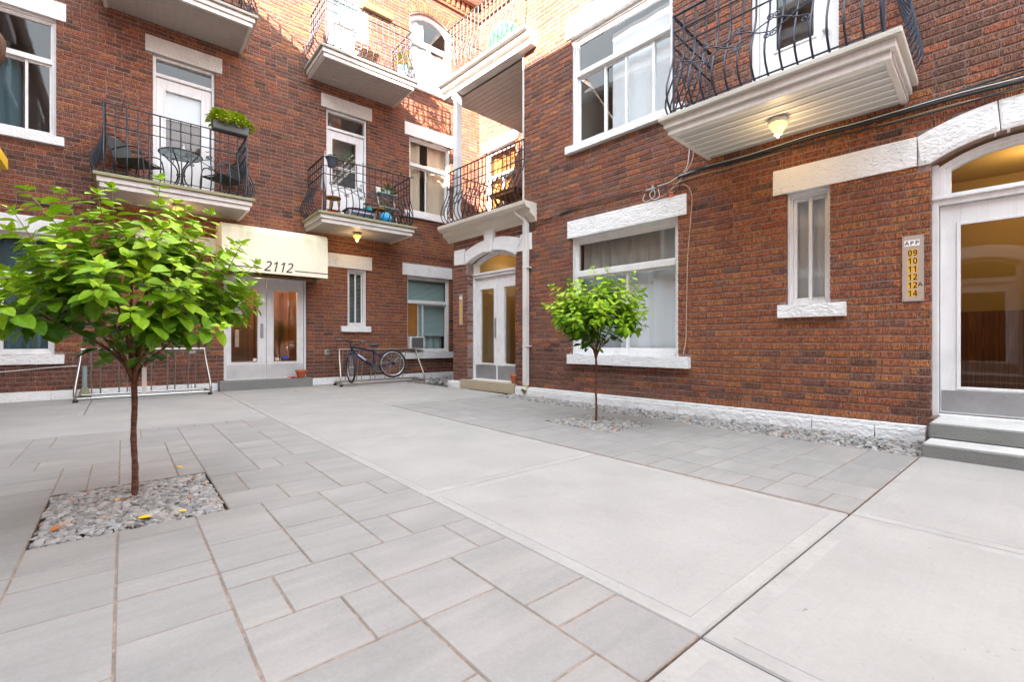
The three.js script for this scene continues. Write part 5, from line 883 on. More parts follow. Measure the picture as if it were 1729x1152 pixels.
// ---------------------------------------------------------------- bicycle
{
  const T = thing('bicycle', 'blue mountain bike parked in the rack, front wheel turned', 'bicycle', [4.4, 0, -10.22]);
  const Q = (x, y, z) => [x - 4.4, y, z + 10.22];
  const wheel = (name, c, nrm, r) => {
    const g = sub(name, T); g.position.set(c[0] - 4.4, c[1], c[2] + 10.22); g.quaternion.setFromUnitVectors(V(0, 0, 1), V(...nrm).normalize());
    part('tyre', new THREE.TorusGeometry(r - 0.024, 0.024, 8, 40), M.rubber, g);
    part('rim', new THREE.TorusGeometry(r - 0.055, 0.012, 6, 40), std(0.66, 0.67, 0.68, { roughness: 0.3, metalness: 0.8 }), g);
    const sp = []; for (let i = 0; i < 28; i++) { const a = i / 28 * 2 * Math.PI, b = a + (i % 2 ? 0.5 : -0.5), z = i % 4 < 2 ? 0.03 : -0.03; sp.push(rod([0.022 * Math.cos(b), 0.022 * Math.sin(b), z], [(r - 0.06) * Math.cos(a), (r - 0.06) * Math.sin(a), 0], 0.0022, 4)); }
    part('spokes', mg(sp), std(0.6, 0.6, 0.6, { roughness: 0.3, metalness: 0.8 }), g);
    part('hub', new THREE.CylinderGeometry(0.024, 0.024, 0.1, 12).rotateX(Math.PI / 2), M.steel, g);
    return g;
  };
  const rw = wheel('rear_wheel', [4.90, 0.455, -10.22], [-0.12, 0.05, 1], 0.335); part('sprocket', new THREE.CylinderGeometry(0.05, 0.045, 0.03, 16).rotateX(Math.PI / 2).translate(0, 0, 0.045), M.black, rw); part('reflector', boxes([[-0.16, -0.09, -0.235, -0.205, -0.01, 0.01], [-0.07, -0.02, -0.25, -0.22, -0.01, 0.01]], 0.003), M.red, rw);
  wheel('front_wheel', [3.83, 0.40, -10.03], [1, 0, 0.10], 0.335);
  const head0 = Q(3.90, 0.88, -10.22), head1 = Q(3.93, 0.74, -10.2), bb = Q(4.43, 0.38, -10.22), seat = Q(4.44, 0.76, -10.24), axle = Q(4.90, 0.455, -10.22);
  part('frame', mg([rod(head0, head1, 0.027), rod(Q(3.905, 0.86, -10.22), seat, 0.02), rod(head1, bb, 0.027), rod(bb, seat, 0.02), ...[-0.05, 0.05].flatMap(d => [rod([bb[0], bb[1], bb[2] + d * 0.6], [axle[0], axle[1], axle[2] + d * 1.3], 0.009), rod([seat[0], seat[1] - 0.03, seat[2] + d * 0.5], [axle[0], axle[1], axle[2] + d * 1.3], 0.008)]), new THREE.CylinderGeometry(0.028, 0.028, 0.1, 12).rotateX(Math.PI / 2).translate(...bb)]), M.blue, T);
  part('decal', rod([head1[0] + 0.11, head1[1] - 0.055, head1[2] + 0.011], [head1[0] + 0.30, head1[1] - 0.19, head1[2] + 0.007], 0.021), std(0.55, 0.6, 0.75, { roughness: 0.3 }), T);
  part('fork', mg([rod(head1, Q(3.90, 0.70, -10.18), 0.026), ...[[-0.065, -0.02], [0.065, 0.02]].map(d => tube([Q(3.90 + d[0], 0.73, -10.17 + d[1]), Q(3.865 + d[0], 0.56, -10.09 + d[1]), Q(3.83 + d[0] * 0.8, 0.40, -10.03 + d[1])], 0.017, 0.012, 8, 8))]), M.blue, T);
  part('stem', mg([rod(head0, Q(3.885, 0.96, -10.22), 0.014), rod(Q(3.885, 0.955, -10.22), Q(3.87, 0.985, -10.13), 0.014)]), M.black, T);
  part('handlebar', tube([Q(3.55, 1.03, -10.06), Q(3.70, 1.01, -10.10), Q(3.80, 0.985, -10.13), Q(3.94, 0.975, -10.13), Q(4.04, 0.985, -10.16), Q(4.20, 0.985, -10.18)], 0.011, 0.011, 8, 20), M.black, T);
  for (const [a, b] of [[Q(3.53, 1.034, -10.055), Q(3.65, 1.02, -10.085)], [Q(4.10, 0.985, -10.17), Q(4.22, 0.985, -10.183)]]) part('grip', rod(a, b, 0.017), std(0.16, 0.19, 0.18, { roughness: 0.8 }), T);
  part('brake_lever', mg([tube([Q(3.70, 1.0, -10.09), Q(3.66, 0.965, -10.03), Q(3.60, 0.975, -10.01)], 0.009, 0.006, 6, 8), tube([Q(4.06, 0.97, -10.15), Q(4.09, 0.935, -10.09), Q(4.15, 0.94, -10.09)], 0.009, 0.006, 6, 8)]), M.black, T);
  part('brake_cable', mg([tube([Q(3.72, 0.99, -10.08), Q(3.80, 0.93, -10.0), Q(3.88, 0.80, -10.1), Q(3.88, 0.7, -10.13)], 0.004, 0.004, 5, 12), tube([Q(4.05, 0.97, -10.13), Q(3.98, 0.92, -10.05), Q(3.95, 0.83, -10.15)], 0.004, 0.004, 5, 12)]), M.black, T);
  part('seat_post', rod(seat, [seat[0] + 0.005, 0.87, seat[2]], 0.013), M.steel, T);
  { const g = new THREE.SphereGeometry(1, 18, 12), a = g.attributes.position; for (let i = 0; i < a.count; i++) { const x = a.getX(i), y = a.getY(i), z = a.getZ(i), w = x < 0 ? 0.035 + 0.01 * (1 + x) : 0.04 + 0.035 * x; a.setXYZ(i, x * 0.13, y * 0.042 + 0.015 * Math.abs(x) * (x > 0 ? 1.4 : 0.4), z * w); } g.computeVertexNormals(); part('saddle', g.translate(seat[0] + 0.01, 0.89, seat[2]), std(0.03, 0.03, 0.035, { roughness: 0.35 }), T); }
  part('crankset', mg([new THREE.TorusGeometry(0.085, 0.008, 6, 28).translate(bb[0], bb[1] - 0.01, bb[2] + 0.055), new THREE.CylinderGeometry(0.06, 0.06, 0.01, 20).rotateX(Math.PI / 2).translate(bb[0], bb[1] - 0.01, bb[2] + 0.052), rod([bb[0], bb[1], bb[2] + 0.07], [bb[0] - 0.11, bb[1] + 0.12, bb[2] + 0.075], 0.01), rod([bb[0], bb[1], bb[2] - 0.07], [bb[0] + 0.11, bb[1] - 0.12, bb[2] - 0.075], 0.01)]), std(0.16, 0.16, 0.17, { roughness: 0.4, metalness: 0.7 }), T);
  part('pedal', mg([bx(bb[0] - 0.16, bb[0] - 0.07, bb[1] + 0.11, bb[1] + 0.135, bb[2] + 0.075, bb[2] + 0.14), bx(bb[0] + 0.07, bb[0] + 0.16, bb[1] - 0.135, bb[1] - 0.11, bb[2] - 0.14, bb[2] - 0.075)]), std(0.06, 0.06, 0.06, { roughness: 0.5 }), T);
  part('chain', tube([[bb[0], bb[1] + 0.075, bb[2] + 0.055], [axle[0], axle[1] + 0.045, axle[2] + 0.05], [axle[0] + 0.045, axle[1], axle[2] + 0.05], [axle[0], axle[1] - 0.045, axle[2] + 0.05], [axle[0] - 0.01, axle[1] - 0.13, axle[2] + 0.05], [bb[0], bb[1] - 0.095, bb[2] + 0.055]], 0.005, 0.005, 5, 30), M.steelOld, T);
}
// ---------------------------------------------------------------- pots on the steps
function flowerpot(label, p, s, slim) { const T = thing('flowerpot', label, 'flowerpot', p); const k = slim ? 0.62 : 1; part('pot', lathe([[0.001, 0.004], [0.075 * s * k, 0], [0.085 * s * k, 0.02 * s], [0.125 * s * k, 0.15 * s], [0.14 * s * k, 0.155 * s], [0.145 * s * k, 0.2 * s], [0.13 * s * k, 0.2 * s], [0.115 * s * k, 0.17 * s], [0.001, 0.165 * s]], 24), M.terracotta, T); part('soil', lathe([[0.001, 0.172 * s], [0.12 * s * k, 0.17 * s]], 20), M.dirt, T); if (!slim) part('saucer', lathe([[0.001, 0.001], [0.10 * s, 0.001], [0.12 * s, 0.02 * s], [0.115 * s, 0.022 * s], [0.09 * s, 0.006], [0.001, 0.006]], 24), M.terracotta, T); return T; }
flowerpot('round terracotta flowerpot on the step under the awning', [2.97, 0.187, -10.66], 0.86);
{ const p = at(F2, -0.56, 0.187, 0.0); flowerpot('slim terracotta flowerpot on the step of the far arched door', p, 0.85, true); }
flowerpot('terracotta flowerpot on the steps at the left side door', [-2.1, 0.254, -0.62], 1.0);
{ const T = thing('plastic_scoop', 'small red plastic scoop beside the terracotta pot', 'scoop', [2.80, 0.186, -10.62]); part('bowl', lathe([[0.001, 0.002], [0.04, 0.004], [0.055, 0.035], [0.05, 0.035], [0.036, 0.008], [0.001, 0.006]], 14), M.red, T); part('handle', rod([-0.05, 0.028, 0], [-0.12, 0.034, 0.02], 0.009), M.red, T); }
// ---------------------------------------------------------------- trees
function leafGeo(k) {
  const n = 5, g = new GB(), w = t => (k === 2 ? 0.29 : 0.34) * Math.pow(Math.sin(Math.PI * Math.pow(t, 0.86)), 0.72);
  const P = (t, s) => { const h = w(t); return [t, -0.22 * t * t + 0.10 * Math.abs(s) * h * 2 + (k === 1 ? 0.05 * Math.sin(t * 5) : 0.02), s * h + (k - 1) * 0.05 * t * t]; };
  for (let i = 0; i < n; i++) { const a = i / n, b = (i + 1) / n; for (const s of [-1, 1]) { const q = [P(a, 0), P(b, 0), P(b, s), P(a, s)]; const pts = i === 0 ? [q[0], q[1], q[2]] : i === n - 1 ? [q[0], q[1], q[3]] : q; g.poly(pts, [0, 1, 0]); } }
  g.poly([[-0.14, -0.012, -0.012], [-0.14, -0.012, 0.012], [0.02, 0.0, 0.014], [0.02, 0.0, -0.014]], [0, 1, 0]);
  const q = g.geo(), u = q.attributes.uv, p = q.attributes.position; for (let i = 0; i < u.count; i++) u.setXY(i, p.getX(i) * 0.1, p.getZ(i) * 0.1);
  return q;
}
const leafGeos = [0, 1, 2].map(leafGeo);
// young leaves are yellow-green, older ones deep green
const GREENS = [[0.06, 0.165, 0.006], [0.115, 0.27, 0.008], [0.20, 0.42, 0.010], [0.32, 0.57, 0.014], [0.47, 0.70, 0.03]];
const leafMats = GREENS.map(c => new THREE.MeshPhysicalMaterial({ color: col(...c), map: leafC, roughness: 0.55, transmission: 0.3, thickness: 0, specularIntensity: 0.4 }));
const leafVMat = new THREE.MeshPhysicalMaterial({ vertexColors: true, map: leafC, roughness: 0.55, transmission: 0.3, thickness: 0, specularIntensity: 0.4 });
function makeTree(label, pos, o) {
  reseed(o.seed);
  const T = thing('young_tree', label, 'tree', pos), fork = V(0.0, o.fork, 0);
  const tp = [[0.004, -0.05, 0], [0.006, o.fork * 0.25, 0.003], [-0.001, o.fork * 0.5, 0.0], [0.004, o.fork * 0.78, 0.004], [0, o.fork, 0]];
  const tg = tube(tp, o.r * 1.15, o.r, 12, 40); { const a = tg.attributes.position; for (let i = 0; i < a.count; i++) { const y = a.getY(i), k = 1 + 0.10 * (vn(y * 22, 3) - 0.5) * 2 + 0.14 * Math.max(0, Math.sin(y * 42) - 0.8); a.setX(i, a.getX(i) * k); a.setZ(i, a.getZ(i) * k); } tg.computeVertexNormals(); }
  part('trunk', tg, M.bark, T);
  part('graft_knot', new THREE.IcosahedronGeometry(o.r * 1.5, 2).scale(1, 1.3, 1).translate(0, o.fork - 0.01, 0), M.bark, T);
  const limbs = [], C = V(0, o.cy, 0);
  const N = o.limbs;
  for (let i = 0; i < N; i++) {
    const az = i / N * 6.283 + rr(-0.25, 0.25), el = (i % 3 === 0 ? rr(1.0, 1.3) : i % 3 === 1 ? rr(0.6, 0.85) : rr(0.42, 0.6));
    const end = V(Math.cos(az) * Math.cos(el) * o.rx * 0.72, o.fork + Math.sin(el) * (o.cy + o.ry - o.fork) * 0.72, Math.sin(az) * Math.cos(el) * o.rx * 0.72);
    const mid = fork.clone().lerp(end, 0.42).add(V(rr(-0.03, 0.03), rr(-0.02, 0.05), rr(-0.03, 0.03)));
    const c = new THREE.CatmullRomCurve3([fork.clone().add(V(0, -0.04, 0)), fork.clone().lerp(mid, 0.3).add(V(0, 0.02, 0)), mid, end]);
    limbs.push(c); part('limb', tube(c.points, o.r * 0.72, o.r * 0.3, 7, 12), i % 2 ? M.bark : M.twig, T);
  }
  const twigs = [], leaves = [];
  const addLeaf = (p, dir, size, tone) => leaves.push({ p, dir, size, tone });
  const S = o.shoots;
  for (let i = 0; i < S; i++) {
    const f = (i + 0.5) / S, az = i * 2.39996 + rr(-0.3, 0.3), sy = 1 - (o.span || 1.28) * f, ext2 = o.sprigs.find(s => s.i === i);
    let y = sy, rad = Math.sqrt(Math.max(0, 1 - y * y * 0.92)), k = rr(0.78, 1.1);
    let end = V(Math.cos(az) * rad * o.rx * k, o.cy + y * o.ry * k * (y < 0 ? o.low : 1), Math.sin(az) * rad * o.rx * k);
    if (ext2) end = V(...ext2.e);
    // root on the nearest limb
    let best = null, bd = 9; for (const c of limbs) for (const t of [0.45, 0.6, 0.75, 0.9]) { const q = c.getPoint(t), d = q.distanceTo(end) + 0.5 * Math.max(0, q.y - end.y); if (d < bd) { bd = d; best = q; } }
    const mid = best.clone().lerp(end, 0.5).add(V(rr(-0.03, 0.03), end.y > best.y ? -0.02 : 0.07, rr(-0.03, 0.03)));
    const c = new THREE.CatmullRomCurve3([best, mid, end]), L = c.getLength();
    twigs.push(tube(c.points, o.r * 0.26, o.r * 0.13, 5, 6));
    const n = Math.max(3, Math.round(L / 0.05));
    for (let j = 0; j < n; j++) {
      const t = Math.min(1, 0.18 + 0.80 * j / (n - 1)), p = c.getPoint(t), tan = c.getTangent(t), a0 = j * 1.571 + rr(-0.3, 0.3);
      const sx = V(0, 1, 0).cross(tan); if (sx.lengthSq() < 0.01) sx.set(1, 0, 0); sx.normalize(); const sy2 = tan.clone().cross(sx);
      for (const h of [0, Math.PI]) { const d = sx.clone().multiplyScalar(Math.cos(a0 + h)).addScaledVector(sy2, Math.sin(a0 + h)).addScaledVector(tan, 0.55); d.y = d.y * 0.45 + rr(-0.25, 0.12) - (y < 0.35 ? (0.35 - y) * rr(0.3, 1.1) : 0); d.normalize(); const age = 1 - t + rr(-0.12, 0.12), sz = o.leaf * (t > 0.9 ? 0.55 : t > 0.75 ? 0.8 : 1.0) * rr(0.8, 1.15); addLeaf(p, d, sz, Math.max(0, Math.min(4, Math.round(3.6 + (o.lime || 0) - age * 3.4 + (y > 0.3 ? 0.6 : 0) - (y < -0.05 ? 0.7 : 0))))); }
    }
    for (let j = 0; j < 6; j++) { const a = j * 1.05 + rr(0, 0.5), d = V(Math.cos(a), rr(0.3, 1.2), Math.sin(a)).normalize(); addLeaf(end, d, o.leaf * rr(0.28, 0.5), rnd() < 0.7 ? 4 : 3); }
  }
  // leaves inside the crown
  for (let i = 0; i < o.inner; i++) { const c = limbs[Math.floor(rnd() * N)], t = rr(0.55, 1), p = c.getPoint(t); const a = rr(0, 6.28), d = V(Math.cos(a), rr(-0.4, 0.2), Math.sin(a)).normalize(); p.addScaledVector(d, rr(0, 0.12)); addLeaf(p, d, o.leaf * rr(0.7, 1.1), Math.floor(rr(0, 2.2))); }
  const tw = part('twigs', mg(twigs), std(0.22, 0.20, 0.05, { roughness: 0.8 }), T);
  const CR = sub('crown', T), camL = V(-pos[0], 0.96 - pos[1], -pos[2]);
  const M4 = new THREE.Matrix4(), X = V(), Y = V(), Z = V(), merged = [];
  leaves.forEach(l => {
    X.copy(l.dir); const ou = l.p.clone().sub(C); ou.y = 0; ou.multiplyScalar(0.9 / o.rx); Z.crossVectors(X, V(rr(-0.3, 0.3) + ou.x * 0.7, 1, rr(-0.3, 0.3) + ou.z * 0.7)).normalize(); Y.crossVectors(Z, X).normalize();
    l.m = new THREE.Matrix4().makeBasis(X, Y, Z).scale(V(l.size, l.size, l.size)); l.m.setPosition(l.p.clone().addScaledVector(X, l.size * 0.13)); l.k = Math.floor(rnd() * 3); l.score = l.size / l.p.distanceTo(camL) * (1 + 0.6 * Math.max(0, l.p.clone().sub(C).normalize().dot(camL.clone().sub(C).normalize())));
  });
  leaves.sort((a, b) => b.score - a.score);
  const pos2 = [], nor = [], uv2 = [], cl = [], v = V(), nm = new THREE.Matrix3();
  leaves.forEach((l, i) => {
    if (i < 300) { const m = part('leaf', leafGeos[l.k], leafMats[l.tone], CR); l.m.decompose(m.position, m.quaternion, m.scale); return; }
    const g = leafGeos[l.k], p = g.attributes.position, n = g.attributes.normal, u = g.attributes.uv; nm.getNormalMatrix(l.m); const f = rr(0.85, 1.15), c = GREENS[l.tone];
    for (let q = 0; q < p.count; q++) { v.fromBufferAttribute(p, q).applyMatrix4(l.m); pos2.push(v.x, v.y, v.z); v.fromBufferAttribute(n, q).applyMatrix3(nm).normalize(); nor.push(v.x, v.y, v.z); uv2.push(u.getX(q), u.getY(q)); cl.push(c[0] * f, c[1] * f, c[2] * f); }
  });
  const g = new THREE.BufferGeometry(); g.setAttribute('position', new THREE.Float32BufferAttribute(pos2, 3)); g.setAttribute('normal', new THREE.Float32BufferAttribute(nor, 3)); g.setAttribute('uv', new THREE.Float32BufferAttribute(uv2, 2)); g.setAttribute('color', new THREE.Float32BufferAttribute(cl, 3));
  part('foliage', g, leafVMat, CR).userData.kind = 'stuff';
  return T;
}
makeTree('nearer young tree with broad bright leaves in the left gravel square', [0.05, 0, -3.71], { seed: 12, fork: 0.74, r: 0.0148, limbs: 11, cy: 1.28, rx: 0.66, ry: 0.56, low: 0.95, span: 1.42, shoots: 80, leaf: 0.116, inner: 120, lime: 0.35, sprigs: [{ i: 2, e: [0.13, 2.0, 0.02] }, { i: 5, e: [-0.50, 1.88, -0.30] }, { i: 7, e: [-0.1, 1.84, 0.2] }, { i: 12, e: [0.28, 1.86, -0.1] }, { i: 9, e: [0.52, 1.58, 0.38] }, { i: 17, e: [0.38, 1.78, 0.22] }, { i: 23, e: [-0.66, 1.42, -0.55] }] });
makeTree('farther young tree with dense lime-green crown in the right gravel square', [4.367, 0, -3.61], { seed: 31, fork: 0.80, r: 0.0125, limbs: 10, cy: 1.32, rx: 0.60, ry: 0.44, low: 0.8, shoots: 96, leaf: 0.105, inner: 190, lime: 0.7, span: 1.5, sprigs: [{ i: 1, e: [0.1, 1.86, 0.1] }, { i: 4, e: [-0.3, 1.80, 0.2] }, { i: 8, e: [0.35, 1.76, -0.1] }, { i: 13, e: [-0.52, 1.62, -0.25] }, { i: 19, e: [0.55, 1.6, 0.3] }, { i: 27, e: [0.05, 1.74, 0.5] }] });

{ const T = thing('paper_tag', 'white paper tag hanging beside the fork of the nearer tree', 'tag', [0.10, 0.64, -3.66], 0.7); part('paper', bx(-0.015, 0.015, 0, 0.165, -0.001, 0.001, 0), std(0.75, 0.77, 0.76, { roughness: 0.8 }), T); part('string', rod([0, 0.16, 0], [-0.03, 0.21, 0.01], 0.0015, 5), M.cableWhite, T); }
// ---------------------------------------------------------------- fallen leaves
[['yellow leaf lying at the front edge of the nearer gravel square', [0.06, 0.012, -3.17], 0.055, 0], ['small yellow leaf on the stones beside the nearer trunk', [-0.03, 0.03, -3.55], 0.035, 0], ['yellow leaf at the right front corner of the nearer gravel square', [0.27, 0.01, -3.15], 0.04, 0], ['rust-orange leaf at the left front of the nearer gravel square', [-0.24, 0.02, -3.27], 0.05, 1], ['orange leaf on the pavers behind the nearer gravel square', [0.32, 0.004, -4.35], 0.05, 2], ['brown leaf on the concrete in front of the awning step', [2.50, 0.004, -9.43], 0.09, 3], ['red leaf on the gravel strip by the downpipe', [5.38, 0.035, -5.55], 0.08, 4], ['red leaf on the farther gravel square', [4.12, 0.02, -3.12], 0.05, 4]].forEach(([l, p, s, c], i) => {
  const m = part(numbered('fallen_leaf'), leafGeos[i % 3].clone(), std(...[[0.75, 0.48, 0.01], [0.42, 0.12, 0.02], [0.55, 0.30, 0.06], [0.22, 0.09, 0.05], [0.5, 0.06, 0.02]][c], { roughness: 0.7 })); m.geometry.scale(s * 1.1, s * 0.55, s * 1.1); m.position.set(p[0], p[1] + s * 0.14, p[2]); m.rotation.set(0.1, i * 1.3, 0.05); m.userData = { label: l, category: 'leaf' };
});

// ---------------------------------------------------------------- things on the left balcony (floor 3.66)
function meshChair(label, u, n, turn) {
  const p = at(F1, u, 3.661, n), T = thing('patio_chair', label, 'chair', p, turn, 'mesh patio chairs on the left balcony'), w = 0.24;
  part('seat', new GB().grid(6, 6, (s, t) => [-w + 2 * w * s, 0.42 - 0.03 * Math.sin(Math.PI * s) - 0.02 * (1 - t), -0.22 + 0.46 * t, s, t]).geo(), M.fabricDark, T);
  part('backrest', new GB().grid(6, 6, (s, t) => [-w + 2 * w * s, 0.42 + 0.42 * t, -0.22 - 0.14 * t - 0.03 * Math.sin(Math.PI * s), s, t]).geo(), M.fabricDark, T);
  for (const s of [-1, 1]) { part('arm_frame', tube([[s * w, 0, 0.28], [s * w, 0.40, 0.26], [s * w, 0.58, 0.20], [s * w, 0.62, 0.05], [s * w, 0.58, -0.2], [s * w, 0.56, -0.26]], 0.011, 0.011, 7, 18), M.black, T); part('leg', rod([s * w, 0.42, -0.2], [s * w, 0, -0.3], 0.011), M.black, T); part('seat_rail', rod([s * w, 0.41, -0.24], [s * w, 0.415, 0.25], 0.011), M.black, T); }
  part('back_frame', tube([[-w, 0.42, -0.22], [-w, 0.75, -0.34], [-w * 0.7, 0.86, -0.375], [w * 0.7, 0.86, -0.375], [w, 0.75, -0.34], [w, 0.42, -0.22]], 0.011, 0.011, 7, 20), M.black, T);
  part('front_rail', rod([-w, 0.41, 0.25], [w, 0.41, 0.25], 0.011), M.black, T);
}
meshChair('mesh patio chair left of the glass table on the left balcony', 0.20, 0.52, 0.9);
meshChair('mesh patio chair right of the glass table on the left balcony', 1.46, 0.55, -1.0);
{
  const p = at(F1, 0.80, 3.661, 0.58), T = thing('glass_table', 'round glass-topped iron table on the left balcony', 'table', p);
  part('top', new THREE.CylinderGeometry(0.32, 0.32, 0.008, 32).translate(0, 0.70, 0), new THREE.MeshPhysicalMaterial({ color: col(0.55, 0.66, 0.68), roughness: 0.15, transmission: 0.5, thickness: 0 }), T);
  part('rim', new THREE.TorusGeometry(0.325, 0.012, 8, 36).rotateX(Math.PI / 2).translate(0, 0.70, 0), M.black, T);
  for (let i = 0; i < 4; i++) { const a = i * Math.PI / 2 + 0.5, c = Math.cos(a), s = Math.sin(a); part('leg', tube([[0.28 * c, 0.69, 0.28 * s], [0.2 * c, 0.60, 0.2 * s], [0.07 * c, 0.45, 0.07 * s], [0.06 * c, 0.25, 0.06 * s], [0.16 * c, 0.1, 0.16 * s], [0.27 * c, 0, 0.27 * s]], 0.012, 0.012, 7, 16), M.black, T); }
  part('ring', new THREE.TorusGeometry(0.065, 0.008, 6, 20).rotateX(Math.PI / 2).translate(0, 0.33, 0), M.black, T);
  const b = thing('bottle', 'clear glass bottle on the round balcony table', 'bottle', at(F1, 0.84, 4.366, 0.58)); part('body', lathe([[0.001, 0], [0.05, 0], [0.055, 0.02], [0.055, 0.10], [0.02, 0.15], [0.018, 0.19], [0.024, 0.2], [0.001, 0.2]], 16), new THREE.MeshPhysicalMaterial({ color: col(0.8, 0.86, 0.88), transmission: 0.9, thickness: 0.02, roughness: 0.05 }), b);
}
// clump of small leaves
function clump(n, rx, ry, rz, size, tones, sd) { reseed(sd); const P = [], N2 = [], U = [], Cc = [], v = V(); for (let i = 0; i < n; i++) { const a = rr(0, 6.28), h = rr(-0.2, 1), r = Math.sqrt(Math.max(0.05, 1 - h * h * 0.8)) * Math.pow(rnd(), 0.4); const p = V(Math.cos(a) * r * rx, h * ry, Math.sin(a) * r * rz), d = V(Math.cos(a), rr(-0.5, 0.9), Math.sin(a)).normalize(), Z = V().crossVectors(d, V(rr(-.4, .4), 1, rr(-.4, .4))).normalize(), Y = V().crossVectors(Z, d), s = size * rr(0.7, 1.3), m = new THREE.Matrix4().makeBasis(d, Y, Z).scale(V(s, s, s)); m.setPosition(p); const g = leafGeos[i % 3], c = tones[Math.floor(rnd() * tones.length)], nm = new THREE.Matrix3().getNormalMatrix(m); for (let q = 0; q < g.attributes.position.count; q++) { v.fromBufferAttribute(g.attributes.position, q).applyMatrix4(m); P.push(v.x, v.y, v.z); v.fromBufferAttribute(g.attributes.normal, q).applyMatrix3(nm).normalize(); N2.push(v.x, v.y, v.z); U.push(g.attributes.uv.getX(q), g.attributes.uv.getY(q)); Cc.push(...c); } } const g = new THREE.BufferGeometry(); g.setAttribute('position', new THREE.Float32BufferAttribute(P, 3)); g.setAttribute('normal', new THREE.Float32BufferAttribute(N2, 3)); g.setAttribute('uv', new THREE.Float32BufferAttribute(U, 2)); g.setAttribute('color', new THREE.Float32BufferAttribute(Cc, 3)); return g; }
const LIME = [[0.48, 0.62, 0.015], [0.38, 0.55, 0.015], [0.58, 0.70, 0.03]], MID = [[0.06, 0.2, 0.015], [0.10, 0.30, 0.02]];
function trough(F, label, u, v, n, w, mat, foliage) { const T = onWall(F, 'window_box', label, 'planter', u, v, n); part('box', ext([[-w, 0.16], [-w + 0.02, 0], [w - 0.02, 0], [w, 0.16], [w - 0.02, 0.16], [w - 0.03, 0.03], [-w + 0.03, 0.03], [-w + 0.02, 0.16]], -0.09, 0.09, 0.003), mat, T); part('side', boxes([[-w + 0.01, w - 0.01, 0.01, 0.16, 0.085, 0.1], [-w + 0.01, w - 0.01, 0.01, 0.16, -0.1, -0.085]], 0.004), mat, T); part('soil', bx(-w + 0.03, w - 0.03, 0.1, 0.13, -0.085, 0.085, 0), M.dirt, T); part('hook', mg([-0.15, 0.15].map(x => tube([[x, 0.02, -0.1], [x, -0.02, -0.02], [x, -0.06, 0.0]], 0.006, 0.006, 5, 6))), M.black, T); if (foliage) part('plant', clump(...foliage).translate(0, 0.17, 0), leafVMat, T); return T; }
trough(F1, 'grey trough of lime-green foliage on the left balcony rail', 1.51, 4.815, 1.0, 0.29, std(0.10, 0.11, 0.12, { roughness: 0.6 }), [620, 0.36, 0.2, 0.19, 0.075, LIME, 5]);

